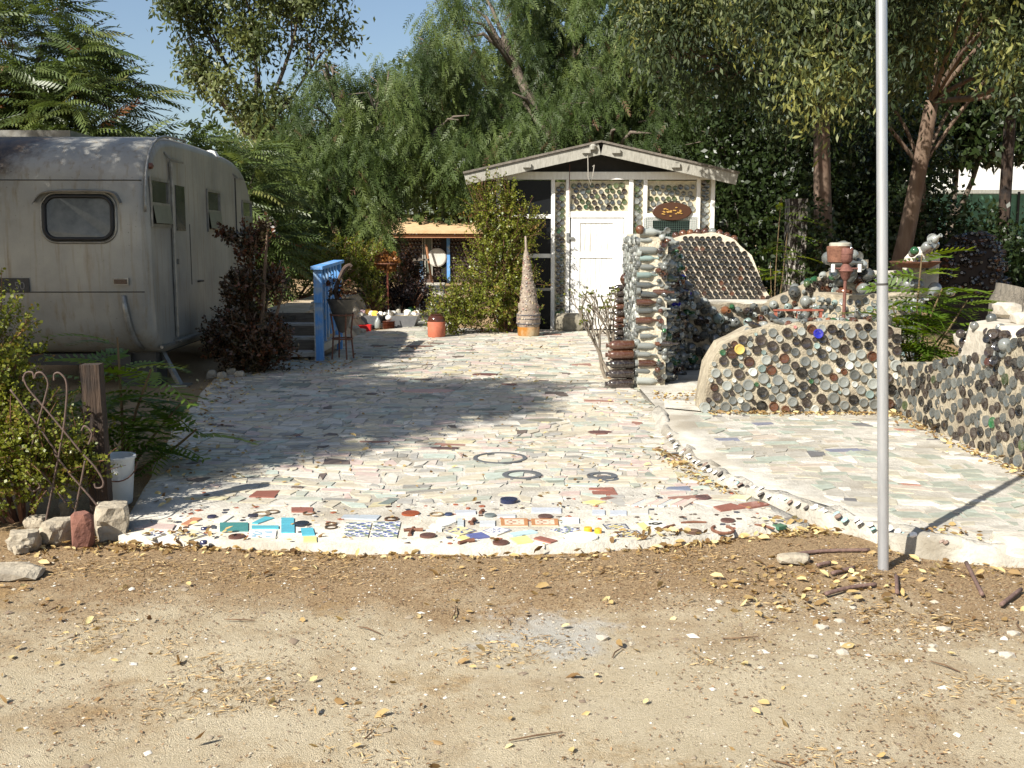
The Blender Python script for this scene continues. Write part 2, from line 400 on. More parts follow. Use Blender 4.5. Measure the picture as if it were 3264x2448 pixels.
BLUE, WHT, YEL, TEAL, BRK = (.22, .27, .55), (.92, .91, .87), (.90, .85, .52), (.17, .47, .47), (.52, .27, .22)
def star(bg, fg, k=4):
    def f(u, v):
        r = math.hypot(u, v); a = math.atan2(v, u); return fg if (.12 < r < .75 and abs(math.sin(a * k / 2 + .8)) < .45) or max(abs(u), abs(v)) > .9 and (u * v) > 0 else bg
    return f
def fan(u, v):
    r = math.hypot(u + 1, v + 1); a = math.atan2(v + 1, u + 1)
    if int(r * 4) % 2 == 0 and math.sin(a * 16) > -.2: return (.24, .30, .58)
    return (.90, .90, .86) if int(r * 4) % 4 != 3 else (.45, .50, .42)
def floral(u, v):
    r = math.hypot(u, v); a = math.atan2(v, u); e = max(abs(u), abs(v))
    if e > .88: return (.25, .27, .35)
    if r < .55 and math.cos(a * 4) > -.1: return (.82, .74, .40)
    return (.26, .30, .42) if math.sin(u * 11) * math.sin(v * 11) > .25 else (.86, .84, .78)
def brownborder(u, v):
    e = max(abs(u), abs(v)); r = math.hypot(u, v)
    if e > .72: return (.72, .46, .26)
    return (.62, .36, .24) if (r < .6 and math.sin(u * 9 + 1) * math.cos(v * 8) > .2) else (.90, .80, .70)
def rq(x0, y0, x1, y1, sk=0): return [(x0 - sk, y1), (x1 - sk, y1), (x1 + sk, y0), (x0 + sk, y0)]
flat_piece(za, rq(665, 1258, 865, 1318), TEAL)
flat_piece(za, [(890, 1262), (935, 1265), (1050, 1225), (985, 1215)], (.25, .66, .74))
flat_piece(za, rq(890, 1280, 1080, 1300), (.25, .66, .74))
flat_piece(za, rq(1098, 1225, 1188, 1270), (.25, .66, .76)); flat_piece(za, rq(1098, 1274, 1192, 1328), (.24, .64, .75))
flat_piece(za, [(1245, 1348), (1335, 1345), (1322, 1296), (1235, 1300)], (.25, .68, .78))
flat_piece(za, rq(1255, 1358, 1348, 1395), YEL)
pattern_tile(za, rq(868, 1314, 1062, 1370, 4), lambda u, v: (.93, .92, .88) if max(abs(u), abs(v)) > .75 or mn.noise(Vector((u * 3, v * 3, 1))) < .05 else (.55, .72, .82))
pattern_tile(za, [(325, 1348), (445, 1384), (577, 1343), (465, 1305)], star((.88, .85, .72), (.2, .22, .36)))
pattern_tile(za, [(110, 1345), (190, 1370), (285, 1338), (200, 1315)], star((.9, .9, .88), (.25, .3, .5)))
for (x0, y0, x1, y1) in ((1548, 1258, 1730, 1307), (1745, 1252, 1935, 1305), (1540, 1312, 1715, 1360), (1732, 1309, 1920, 1362)):
    pattern_tile(za, rq(x0, y0, x1, y1, 6), fan)
for q in (rq(1252, 492, 1525, 568, -4), rq(1560, 495, 1830, 565, -4)): pattern_tile(zb, q, brownborder)
pattern_tile(zb, [(680, 622), (835, 664), (1010, 612), (845, 572)], star((.88, .83, .62), (.24, .27, .48)))
pattern_tile(zb, [(1060, 620), (1215, 660), (1360, 608), (1205, 572)], star((.92, .91, .9), (.4, .45, .62), 6))
pattern_tile(zb, [(1745, 610), (1900, 650), (2050, 605), (1900, 568)], fan)
pattern_tile(zc, [(330, 472), (512, 470), (478, 425), (290, 428)], floral); pattern_tile(zc, [(435, 535), (622, 528), (572, 478), (390, 485)], floral)
flat_piece(zb, [(905, 655), (975, 697), (1140, 675), (1060, 632)], (.28, .32, .58)); flat_piece(zb, [(808, 690), (880, 715), (945, 690), (870, 665)], YEL)
flat_piece(zb, [(1345, 695), (1420, 748), (1582, 728), (1510, 668)], YEL); flat_piece(zb, [(1328, 645), (1372, 672), (1625, 635), (1560, 608)], (.72, .86, .90))
flat_piece(zb, [(1585, 695), (1755, 742), (1825, 718), (1650, 675)], BRK); flat_piece(zb, [(1578, 735), (1690, 765), (1728, 748), (1620, 722)], WHT)
flat_piece(zb, [(500, 610), (600, 625), (690, 585), (590, 575)], WHT); flat_piece(zb, [(525, 575), (650, 580), (760, 550), (560, 545)], WHT)
flat_piece(zb, rq(815, 492, 880, 568), (.74, .78, .80)); flat_piece(zb, rq(1040, 515, 1195, 560), (.78, .80, .82)); flat_piece(zb, rq(1850, 485, 2040, 535), (.86, .90, .90))
flat_piece(zb, rq(788, 410, 1000, 440), (.74, .76, .80)); flat_piece(zb, rq(1560, 385, 1862, 432), (.76, .79, .84)); flat_piece(zb, rq(1215, 450, 1400, 478), (.76, .77, .78))
flat_piece(zb, [(10, 350), (120, 352), (235, 292), (150, 288)], (.42, .46, .44))
disc_piece(zb, 515, 663, .042, (.36, .25, .22)); disc_piece(zb, 1252, 733, .042, (.36, .25, .22)); disc_piece(zb, 1702, 470, .042, (.36, .27, .25)); disc_piece(zb, 345, 440, .052, (.55, .28, .16))
disc_piece(zb, 705, 520, .055, WHT, 'plate'); disc_piece(zb, 2062, 675, .088, WHT, 'plate'); disc_piece(zb, 152, 496, .040, (.35, .25, .18), 'ring', .8); disc_piece(zb, 605, 450, .040, (.55, .48, .38), 'ring', .85)
disc_piece(zb, 1145, 458, .032, (.42, .45, .45)); disc_piece(zb, 728, 448, .022, (.2, .24, .35)); disc_piece(zb, 1335, 318, .052, (.14, .17, .28), 'glass_lump', h=.02); disc_piece(zb, 1300, 292, .03, (.35, .37, .4))
disc_piece(zb, 2130, 612, .022, (.93, .68, .22), h=.02); disc_piece(zc, 262, 487, .020, (.93, .68, .22), h=.02)
disc_piece(zc, 1278, 397, .040, (.37, .27, .25)); disc_piece(zc, 1008, 486, .045, (.34, .26, .22)); disc_piece(zc, 1008, 486, .026, (.45, .36, .3), h=.012); disc_piece(zc, 1768, 395, .036, (.5, .48, .46))
disc_piece(za, 785, 1357, .043, (.36, .25, .22)); disc_piece(za, 2135, 1350, .041, (.36, .25, .22)); disc_piece(za, 960, 1197, .05, (.55, .5, .42), 'ring', .8); disc_piece(za, 1295, 1190, .036, (.4, .3, .22), 'ring', .8)
disc_piece(za, 1876, 1230, .04, (.35, .26, .2), 'ring', .82); disc_piece(za, 1035, 1182, .04, (.42, .36, .3), 'ring', .8); disc_piece(za, 1245, 1270, .04, (.16, .18, .22), 'glass_lump', h=.014); disc_piece(za, 1450, 1290, .035, (.3, .25, .2), 'ring', .8)
disc_piece(za, 555, 1300, .018, (.2, .22, .34)); disc_piece(za, 610, 1215, .026, (.2, .2, .28)); disc_piece(za, 552, 1395, .018, (.22, .24, .36)); disc_piece(za, 1448, 1268, .03, (.4, .3, .22), 'ring', .75); disc_piece(za, 900, 1210, .03, (.22, .22, .26))
flat_piece(za, rq(607, 1277, 635, 1298), (.2, .22, .26)); flat_piece(za, [(392, 1270), (440, 1278), (540, 1228), (480, 1222)], (.76, .48, .34)); flat_piece(za, [(625, 1250), (690, 1258), (762, 1210), (700, 1205)], WHT)
flat_piece(za, rq(1170, 1152, 1322, 1182), BRK); flat_piece(za, [(870, 1075), (1050, 1080), (1090, 1032), (925, 1035)], BRK); flat_piece(za, [(60, 1300), (330, 1308), (352, 1272), (170, 1265)], (.80, .70, .66))
flat_piece(za, [(1620, 1232), (1770, 1238), (1800, 1208), (1660, 1205)], (.68, .72, .76)); flat_piece(za, [(1520, 1228), (1640, 1232), (1650, 1205), (1540, 1205)], (.66, .70, .74)); flat_piece(za, rq(2150, 1290, 2230, 1318), WHT)
flat_piece(zc, [(1165, 292), (1225, 325), (1415, 298), (1300, 265)], BRK); flat_piece(zc, [(1360, 272), (1450, 302), (1605, 272), (1500, 250)], BRK); flat_piece(zc, [(188, 150), (395, 165), (380, 138), (195, 142)], BRK); flat_piece(zc, [(220, 195), (418, 197), (395, 165), (212, 168)], BRK)
flat_piece(zc, [(280, 222), (335, 236), (410, 224), (345, 210)], (.42, .25, .22)); flat_piece(zc, [(140, 255), (240, 275), (325, 252), (230, 236)], YEL); flat_piece(zc, [(1285, 222), (1420, 240), (1465, 205), (1340, 195)], (.90, .86, .66))
flat_piece(zc, [(1625, 432), (1680, 455), (1742, 440), (1690, 422)], (.13, .36, .26)); flat_piece(zc, [(568, 425), (625, 478), (675, 470), (620, 415)], YEL)
flat_piece(zc, [(625, 412), (680, 458), (805, 448), (745, 402)], WHT)
disc_piece(zc, 712, 430, .022, (.1, .1, .1), 'printed_ring', .6, h=.0105)
for q in ((668, 432), (752, 428)): disc_piece(zc, q[0], q[1], .008, (.12, .12, .12), 'printed_dot', h=.0105)
disc_piece(zc, 1082, 217, .045, (.36, .27, .27)); disc_piece(zc, 340, 70, .07, (.35, .37, .4), 'ring', .55); flat_piece(zc, rq(215, 315, 315, 350), (.74, .77, .82)); flat_piece(zc, rq(355, 320, 485, 355), (.74, .77, .82)); flat_piece(zc, rq(520, 310, 655, 345), (.80, .79, .75))
for k in range(9): 
    x = 470 + k * 52; flat_piece(zc, [(x, 272 + k % 3 * 6), (x + 45, 280 + k % 3 * 6), (x + 150, 232 + k % 2 * 8), (x + 105, 226 + k % 2 * 8)], [(.86, .78, .72), (.78, .80, .80), (.9, .86, .78), (.84, .72, .68)][k % 4])
# horseshoe of rusty iron, old key shapes
m = MB(); c = gp(*zc(1238, 470), SLAB); m.tube([(.055 * math.cos(a), .075 * math.sin(a), .006) for a in np.linspace(2.2, 7.2, 16)], .009, 6)
o = m.build('horseshoe', pm('rust', lin((.36, .23, .17)), lin((.48, .33, .25)), scale=30, rough=.85, bump=.3), pave); o.location = c
for (zx, zy, ln, an) in ((355, 628, .13, 1.5), (372, 612, .10, .1), (972, 525, .09, 1.45), (905, 728, .09, .6), (1060, 425, .05, 1.3)):
    m = MB(); m.tube([(-ln / 2, 0, .006), (0, .004, .009), (ln / 2, 0, .006)], [.012, .008, .014], 6); o = m.build('iron_scrap', MATS['rust'], pave); o.location = gp(*zb(zx, zy), SLAB); o.rotation_euler = (0, 0, an)
for (zx, zy, ln, an) in ((800, 455, .16, .9), (895, 485, .12, 1.2), (1010, 412, .14, .05), (1565, 445, .12, -.8)):
    m = MB(); m.tube([(-ln / 2, 0, .004), (0, .003, .007), (ln / 2, 0, .004)], [.006, .008, .006], 6); o = m.build('iron_scrap', MATS['rust'], pave); o.location = gp(*zc(zx, zy), SLAB); o.rotation_euler = (0, 0, an)
# little chips between the big pieces
m = MB()
for k in range(420):
    x = random.uniform(-1.9, 1.5); y = yfront(x) + random.uniform(.06, 1.0); r = random.uniform(.006, .022); n = random.choice([3, 4, 5]); a0 = random.random() * 6
    t = [Vector((x + r * math.cos(a0 + 6.283 * i / n) * random.uniform(.7, 1.3), y + r * math.sin(a0 + 6.283 * i / n), SLAB + .0035)) for i in range(n)]
    m.add(t + [p - Vector((0, 0, .01)) for p in t], [tuple(range(n))] + [((i + 1) % n, i, n + i, n + (i + 1) % n) for i in range(n)], random.choice([lin((.3, .24, .2)), lin((.25, .26, .3)), lin((.9, .88, .84)), lin((.6, .35, .25)), lin((.8, .78, .7)), lin((.85, .8, .7)), lin((.62, .6, .56))]))
tag(m.build('tile_chips', M_tile, pave), kind='stuff')
# rings pressed into the field: old headlamp rims, plates and a fish of glass
for (px, py, r, rg) in ((500, 459 , .19, .86), (522, 476, .13, .72), (692, 459, .2, .92), (602, 477, .1, .6)):
    o = MB().lathe([(r, -.004), (r, .012), (r * rg, .012), (r * rg, -.004)], 26, col=lin((.36, .37, .38))).build('metal_ring', M_tile, pave); o.location = gp(px, py, SLAB)
for (px, py, w, d, c) in ((545, 421, .32, .16, (.50, .49, .43)), (418, 346.8, .5, .22, (.42, .30, .26)), (428, 391.5, .55, .25, (.80, .66, .62)), (485, 375, .3, .2, (.40, .26, .24)), (445, 449, .22, .07, (.35, .28, .27)), (600, 433, .2, .12, (.38, .27, .25))):
    c0 = gp(px, py, SLAB); o = prism([(w / 2 * math.cos(a), d / 2 * math.sin(a)) for a in np.linspace(0, 6.283, 11)[:-1]], .011, lin(c)).build('tile_shard', M_tile, pave); o.location = c0

# ------------------------------------------------------------------ raised platform on the right with its kerb
PZ = .07
KX = [(1.30, 9.2), (1.25, 8.2), (1.27, 7.3), (1.36, 6.65), (1.52, 6.15), (1.72, 5.72), (1.93, 5.38), (2.12, 5.14), (2.45, 4.98), (3.1, 4.86), (4.2, 4.8)]
kp = catmull([Vector((x, y, 0)) for x, y in KX], 7)
def kx(y): 
    return ip(y, [p.y for p in kp][::-1], [p.x for p in kp][::-1])
mb = MB(); vs = []
for p in kp:
    for i in range(13): u = i / 12; vs.append(Vector((p.x + (4.25 - p.x) * u, p.y + (0 if u == 0 else 0), PZ + .004 * noise3((p.x + u * 3, p.y, 1), 2))))
n = len(kp); fs = [(j * 13 + i + 1, j * 13 + i, (j + 1) * 13 + i, (j + 1) * 13 + i + 1) for j in range(n - 1) for i in range(12)]
fs = [tuple(reversed(f)) for f in fs]
b0 = len(vs); vs += [vs[j * 13] + Vector((0, 0, -.2)) for j in range(n)]; fs += [(j * 13, (j + 1) * 13, b0 + j + 1, b0 + j) for j in range(n - 1)]
vs2 = [Vector((1.30, 9.2, PZ)), Vector((4.25, 9.2, PZ)), Vector((4.25, 13.2, PZ)), Vector((1.45, 13.2, PZ)), Vector((1.30, 10.5, PZ))]
mb.add(vs, fs); mb.add(vs2, [(0, 1, 2, 3, 4)])
plat = mb.build('mosaic_terrace', M_mortar, smooth=True); tag(plat, kind='structure')
PC2 = [((.88, .87, .84), 5), ((.72, .69, .60), 8), ((.60, .63, .57), 8), ((.66, .71, .65), 4), ((.77, .71, .64), 2.5), ((.64, .42, .35), 1.2), ((.42, .44, .54), .5), ((.34, .34, .36), .9), ((.69, .67, .62), 8)]
p2c = [tuple(.93 * q for q in lin(soft(c, .3, (.72, .71, .67)))) for c, w in PC2]; p2w = np.array([w for c, w in PC2]); p2w /= p2w.sum()
cells = shard_cells(5.15, 9.0, lambda y: kx(y) + .16, lambda y: 3.33, lambda y: .95 if y < 6.5 else 1.1, .3)
lay_shards(cells, plat, lambda x, y: PZ, 230, 'tile_shard', lambda: p2c[RNG.choice(len(p2c), p=p2w)])
# kerb: one lumpy hand-laid ridge
def lump_ridge(name, pts, w, h, z0, mat, parent=None, seed=0, seg=9):
    vs = []; n = len(pts)
    for j, p in enumerate(pts):
        t = (pts[min(j + 1, n - 1)] - pts[max(j - 1, 0)]).normalized(); s = Vector((-t.y, t.x, 0))
        for i in range(seg):
            a = math.pi * i / (seg - 1); nn = 1 + .55 * noise3((p.x * 2.3 + seed, p.y * 2.3, i * .3), 2.2)
            vs.append(p + s * (math.cos(a) * w * nn) + Vector((0, 0, z0 + math.sin(a) ** .7 * h * nn)))
    fs = [(j * seg + i, j * seg + i + 1, (j + 1) * seg + i + 1, (j + 1) * seg + i) for j in range(n - 1) for i in range(seg - 1)] + [tuple(range(seg))[::-1], tuple((n - 1) * seg + i for i in range(seg))]
    m = MB(); m.add(vs, [tuple(reversed(f)) for f in fs]); return m.build(name, mat, parent, smooth=True)
kerb = lump_ridge('kerb', catmull([Vector((x, y, 0)) for x, y in KX], 16), .08, .10, -.02, pm('kerb_concrete', lin((.56, .54, .49)), lin((.70, .68, .63)), scale=6, rough=.92, bump=.9, bscale=35, c3=lin((.50, .47, .41)), s3=2.5)); tag(kerb, kind='structure')
M_white = attr_mat('kerb_inlay', rough=.35, dirt=.1)
kq = catmull([Vector((x, y, 0)) for x, y in KX], 16)
for k, p in enumerate(kq[20:120:2]):
    i = 20 + k * 2; t = (kq[i + 1] - kq[i]).normalized(); s = Vector((t.y, -t.x, 0)) * -1
    side = Vector((-1, -.25, 0)).normalized(); kind = random.random()
    c = random.choice([(.93, .92, .9)] * 6 + [(.66, .80, .78), (.35, .33, .31), (.55, .47, .42)])
    o = MB().lathe([(1, -.3), (1, .15), (.8, .3), (0, .35)], 10, col=lin(c)).build('inlay', M_white, kerb)
    o.location = p + side * random.uniform(.03, .075) + Vector((0, 0, .075 + random.uniform(-.012, .012))); r = random.uniform(.013, .024)
    o.scale = (r, r * random.uniform(1, 2), .02); o.rotation_euler = (R(-18), R(-35), random.uniform(-.5, .5))
slabc = gp(1010, 562, .02)
o = rock('white_concrete_block', (slabc.x + .20, slabc.y + .10, .02), (.30, .17, .13), pm('white_cement', lin((.74, .71, .65)), lin((.62, .59, .53)), scale=8, rough=.9, bump=.4), seed=4, lev=3, rough=.25); o.rotation_euler = (0, 0, -.25)
tag(o, 'chunky whitewashed concrete block ending the terrace kerb', 'concrete block')
# bare concrete apron by the bottle wall
o = MB().add([Vector(p) for p in ((1.36, 9.25, PZ + .012), (1.75, 9.0, PZ + .012), (1.95, 9.6, PZ + .012), (1.9, 10.9, PZ + .012), (1.62, 10.8, PZ + .012), (1.45, 9.9, PZ + .012))], [tuple(range(6))]).build('concrete_apron', M_conc); tag(o, kind='structure')
# ------------------------------------------------------------------ bottles
GL = {'brown': ((.075, .028, .013), 0), 'dark': ((.030, .022, .018), 0), 'black': ((.012, .011, .010), 0), 'green': ((.02, .085, .03), 0), 'olive': ((.055, .075, .030), 0),
      'clear': ((.36, .38, .345), .35), 'smoke': ((.17, .18, .165), .2), 'aqua': ((.34, .45, .41), .4), 'cobalt': ((.02, .025, .42), 0), 'yellow': ((.58, .42, .10), 0), 'rose': ((.40, .16, .15), 0), 'amber': ((.15, .058, .022), .1), 'milk': ((.42, .435, .40), 0), 'grey': ((.085, .092, .086), .1)}
def glass(c):
    k = 'glass_' + c
    if k in MATS: return MATS[k]
    col, tr = GL[c]
    m, n, l, p = _base(k); p.inputs['Roughness'].default_value = .09; p.inputs['Specular IOR Level'].default_value = .6; p.inputs['Coat Weight'].default_value = .7; p.inputs['Coat Roughness'].default_value = .04; p.inputs['Transmission Weight'].default_value = tr
    tc = n.new('ShaderNodeTexCoord'); oi = n.new('ShaderNodeObjectInfo')
    hs = n.new('ShaderNodeHueSaturation'); hs.inputs['Color'].default_value = (*col, 1)
    mr = n.new('ShaderNodeMapRange'); mr.inputs[3].default_value = .55; mr.inputs[4].default_value = 1.35; l.new(oi.outputs['Random'], mr.inputs[0]); l.new(mr.outputs[0], hs.inputs['Value'])
    t = n.new('ShaderNodeTexNoise'); t.inputs['Scale'].default_value = 2.5; t.inputs['Detail'].default_value = 5; l.new(tc.outputs['Object'], t.inputs['Vector'])
    r = n.new('ShaderNodeValToRGB'); r.color_ramp.elements[0].position = .5; r.color_ramp.elements[1].position = .78; l.new(t.outputs['Fac'], r.inputs[0])
    mm = n.new('ShaderNodeMath'); mm.operation = 'MULTIPLY'; mm.inputs[1].default_value = .2; l.new(r.outputs[0], mm.inputs[0])
    mx = n.new('ShaderNodeMix'); mx.data_type = 'RGBA'; l.new(mm.outputs[0], mx.inputs[0]); l.new(hs.outputs[0], mx.inputs[6]); mx.inputs[7].default_value = (.34, .30, .24, 1); l.new(mx.outputs[2], p.inputs['Base Color'])
    ad = n.new('ShaderNodeMath'); ad.operation = 'MULTIPLY_ADD'; ad.inputs[1].default_value = .6; ad.inputs[2].default_value = .08; l.new(mm.outputs[0], ad.inputs[0]); l.new(ad.outputs[0], p.inputs['Roughness'])
    MATS[k] = m; return m
PROF = {
    'end': [(1, -.8), (1, .14), (.96, .22), (.88, .23), (.72, .13), (.38, .06), (0, .12)],
    'deep': [(1, -.8), (1, .08), (.97, .13), (.93, .13), (.84, -.10), (.4, -.2), (0, -.14)],
    'neck': [(1, -.8), (1, .1), (.93, .45), (.66, .85), (.40, 1.15), (.34, 1.7), (.44, 1.72), (.44, 2.05), (.27, 2.05), (.24, 1.5), (0, 1.45)],
    'jug': [(1, -.8), (1.03, .1), (.95, .5), (.70, .85), (.38, 1.0), (.33, 1.25), (.4, 1.26), (.4, 1.4), (.25, 1.4), (.2, 1.15), (0, 1.15)],
    'bulb': [(.8, -.8), (1, -.2), (1.02, .15), (.9, .55), (.6, .85), (.25, .98), (0, 1.0)],
    'side': [(0, .06), (.5, .05), (.85, 0), (1, .12), (1, 3.6), (.9, 4.2), (.6, 4.8), (.38, 5.2), (.34, 6.3), (.44, 6.32), (.44, 6.7), (.28, 6.7), (.26, 6.2), (0, 6.2)],
    'growler': [(0, .06), (.5, .05), (.88, 0), (1, .15), (1, 3.9), (.96, 4.3), (.78, 4.75), (.5, 5.05), (.42, 5.25), (.42, 5.5), (.5, 5.52), (.5, 5.75), (.3, 5.75), (0, 5.6)],
}
BM = {}
def bottle(kind, col, pos, nrm, r, parent, name='bottle', tilt=0.0, root=None):
    key = (kind, col)
    if key not in BM:
        me = MB().lathe(PROF[kind], 12 if kind in ('side', 'growler', 'neck', 'jug') else 14).mesh('bottle_' + kind + '_' + col, glass(col), True); me.set_sharp_from_angle(angle=R(50)); BM[key] = me
    n = Vector(nrm)
    if tilt: n = (n.normalized() + Vector((random.uniform(-tilt, tilt), random.uniform(-tilt, tilt), random.uniform(-tilt, tilt)))).normalized()
    q = n.to_track_quat('Z', 'Y')
    loc = Vector(pos) - (parent.location if root is None else root)
    return link(name, BM[key], parent, loc, q, r)
def pack(test, bounds, sizes, gap=.006, seed=1, tries=2600, maxn=300):
    rng = random.Random(seed); C = np.zeros((0, 3)); x0, x1, y0, y1 = bounds
    for r, cnt in sizes:
        k = 0
        for _ in range(tries):
            if k >= cnt or len(C) >= maxn: break
            x, y, rr = rng.uniform(x0, x1), rng.uniform(y0, y1), r * rng.uniform(.93, 1.07)
            if not test(x, y, rr): continue
            if len(C) and np.any((C[:, 0] - x) ** 2 + (C[:, 1] - y) ** 2 < (C[:, 2] + rr + gap) ** 2): continue
            C = np.vstack([C, [x, y, rr]]); k += 1
    return C
def inpoly(P):
    def f(x, y, r=0):
        c = False; n = len(P)
        for i in range(n):
            (xa, ya), (xb, yb) = P[i], P[(i + 1) % n]
            if (ya > y) != (yb > y) and x < (xb - xa) * (y - ya) / (yb - ya) + xa: c = not c
        return c
    return f
def wall_body(name, pts, top, zb, thick, mat, parent, off=Vector((0, 0, 0)), ds=.05, amp=.015, top_rough=.03):
    """upright wall along plan points; front face to the right-hand side normal of the run, lumpy on every face"""
    L = [0]
    for a, b in zip(pts, pts[1:]): L.append(L[-1] + (b - a).length)
    ns = max(3, int(L[-1] / ds)); nz = 14; vs = []; 
    def P(s):
        i = max(0, min(len(pts) - 2, int(np.searchsorted(L, s)) - 1)); t = (s - L[i]) / max(1e-6, L[i + 1] - L[i]); d = (pts[i + 1] - pts[i]).normalized()
        return pts[i].lerp(pts[i + 1], t), Vector((d.y, -d.x, 0))
    prof = []
    for j in range(ns + 1):
        s = L[-1] * j / ns; p, nrm = P(s); zt = top(s / L[-1]) + top_rough * noise3((p.x, p.y, 5), 7); row = []
        for k in range(nz + 1):
            z = zb + (zt - zb) * k / nz; q = p + Vector((0, 0, z)); row.append(q + nrm * (amp * noise3(q, 9) + amp * .6 * noise3(q, 22)) - off)
        for k in range(nz + 1):
            z = zt - (zt - zb) * k / nz; q = p - nrm * thick + Vector((0, 0, z)); row.append(q + nrm * (amp * noise3(q, 8)) - off)
        prof.append(row)
    m2 = len(prof[0]); vs = [v for r in prof for v in r]
    fs = [(j * m2 + k, j * m2 + k + 1, (j + 1) * m2 + k + 1, (j + 1) * m2 + k) for j in range(ns) for k in range(m2 - 1)]
    fs = [tuple(reversed(f)) for f in fs] + [tuple(range(m2))[::-1], tuple(ns * m2 + k for k in range(m2))]
    return MB().add(vs, fs).build(name, mat, parent, smooth=False, autos=50), P, L[-1]
M_bmort = pm('bottle_wall_mortar', lin((.56, .52, .44)), lin((.69, .65, .56)), scale=14, rough=.92, bump=.7, bscale=55, c3=lin((.50, .46, .39)), s3=4)
def wpick(tab, rng=random):
    ks = list(tab); return rng.choices(ks, [tab[k] for k in ks])[0]

# front low wall: bottle ends set in mortar
YF = 9.02
ZFp = [(690, 413), (708, 398), (709, 368), (721, 346), (743, 336), (771, 326.5), (822, 323.5), (885, 324), (897, 330), (897, 413)]
poly = [(at(x, y, YF).x, at(x, y, YF).z) for x, y in ZFp]
w1 = empty('bottle_wall', (2.4, YF, PZ), 'low mortar wall of mixed clear and dark bottle ends facing the terrace', 'wall')
px_ = [p[0] for p in poly[:9]]; pz_ = [p[1] for p in poly[:9]]
xa, xb = poly[0][0] + .11, poly[-1][0]
body, _, _ = wall_body('mortar', [Vector((xa, YF, 0)), Vector((xb, YF, 0))], lambda t: max(.12, ip(xa + t * (xb - xa), px_, pz_) + .015), 0.02, .38, M_bmort, w1, w1.location, amp=.006)
inp = inpoly(poly)
def t1(x, z, r): return inp(x, z) and inp(x, z + r * .8) and inp(x - r * .8, z) and z - r > PZ - .01
C = pack(t1, (xa - .02, xb, PZ, .9), [(.046, 26), (.041, 46), (.035, 90), (.028, 70), (.020, 40), (.013, 25)], gap=.004, seed=3, tries=5000, maxn=260)
tab = {'clear': 9, 'milk': 4, 'smoke': 5, 'dark': 6, 'black': 3, 'brown': 2.2, 'aqua': 1.6, 'green': .9, 'grey': 4, 'rose': .4}
for x, z, r in C:
    big = r > .038
    c = wpick({'dark': 5, 'black': 3, 'brown': 2, 'clear': 5, 'smoke': 5} if big else tab)
    bottle('deep' if c in ('dark', 'black', 'brown') and random.random() < .6 else 'end', c, (x, YF - .013, z), (0, -1, 0), r, w1, tilt=.09)
cob = at(818, 325 + 5, YF); bottle('end', 'cobalt', (cob.x, YF - .02, cob.z - .03), (0, -1, 0), .042, w1); yb = at(739, 349, YF); bottle('end', 'yellow', (yb.x, YF - .03, yb.z), (0, -1, 0), .044, w1)
for k in range(46):      # bottles lying on top of the wall
    x = random.uniform(xa + .35, xb); zt = ip(x, px_, pz_); y = YF + random.uniform(.05, .34)
    bottle(random.choice(['bulb', 'end', 'side']), wpick({'clear': 4, 'smoke': 3, 'brown': 2, 'green': .6, 'amber': 1, 'dark': 1}), (x, y, zt + .01), (random.uniform(-1, 1), -.6, random.uniform(-.1, .5)), random.uniform(.02, .035), w1)

# wing wall: bottles laid flat in courses, seen at its end
YW = 10.75
w2 = empty('bottle_wall', (1.43, YW, PZ), 'tall wing wall of bottles laid flat in courses beside the white door', 'wall')
xw0, xw1, ztw = 1.27, 1.57, 1.66
body, _, _ = wall_body('mortar', [Vector((xw0 + .04, YW + .06, 0)), Vector((xw1 + .02, YW + .06, 0))], lambda t: ztw - .02 - .06 * t, 0.0, 1.5, pm('cream_mortar', lin((.68, .64, .55)), lin((.78, .75, .67)), scale=12, rough=.92, bump=.8, bscale=45), w2, w2.location, amp=.03)
z = PZ + .05; k = 0
while z < ztw:
    flare = .13 * max(0, 1 - (z - .1) / 1.2); r = random.uniform(.026, .040)
    c = wpick({'clear': 5, 'smoke': 5, 'grey': 2, 'brown': 2.2, 'green': .9, 'cobalt': .35, 'aqua': 1, 'dark': 1})
    x = xw0 + random.uniform(0, .05)
    bottle('side', c, (x, YW + .058 + random.uniform(-.015, .015), z), (1, random.uniform(-.05, .05), random.uniform(-.05, .02)), r, w2)
    if random.random() < .7:
        bottle(random.choice(['side', 'side', 'neck']), wpick({'clear': 4, 'smoke': 4, 'brown': 2, 'green': 1.3, 'aqua': 1, 'dark': 1}), (xw1 - .13 + flare * .6 + random.uniform(-.04, .04), YW + .06 + random.uniform(0, .05), z + .02), (1, -.25, random.uniform(-.1, .05)), r * .85, w2)
    z += r * 2 + random.uniform(.008, .03); k += 1
for k in range(46):
    bottle(random.choice(['neck', 'end', 'end', 'bulb']), wpick({'clear': 4, 'smoke': 5, 'brown': 2, 'green': .8, 'dark': 1.5, 'grey': 2}), (xw1 - .02 + random.uniform(-.06, .06) + .0, YW + .035, PZ + .06 + k * .034), (.35, -1, 0), random.uniform(.024, .036), w2, tilt=.25)
C = pack(lambda x, zz, r: True, (YW + .05, YW + 1.5, PZ + .04, 1.6), [(.037, 160), (.03, 80)], seed=8, tries=2500, maxn=230)
for y, zz, r in C: bottle('end', wpick({'clear': 5, 'smoke': 5, 'grey': 3, 'milk': 2}), (xw0 + .015, y, zz), (-1, 0, 0), r, w2, tilt=.1)
for x, y, zz, c in ((1.30, YW + .03, ztw + .01, 'amber'), (1.42, YW + .1, ztw - .01, 'clear'), (1.5, YW + .2, ztw - .03, 'smoke')): bottle('bulb', c, (x, y, zz), (0, -.3, 1), .045, w2)
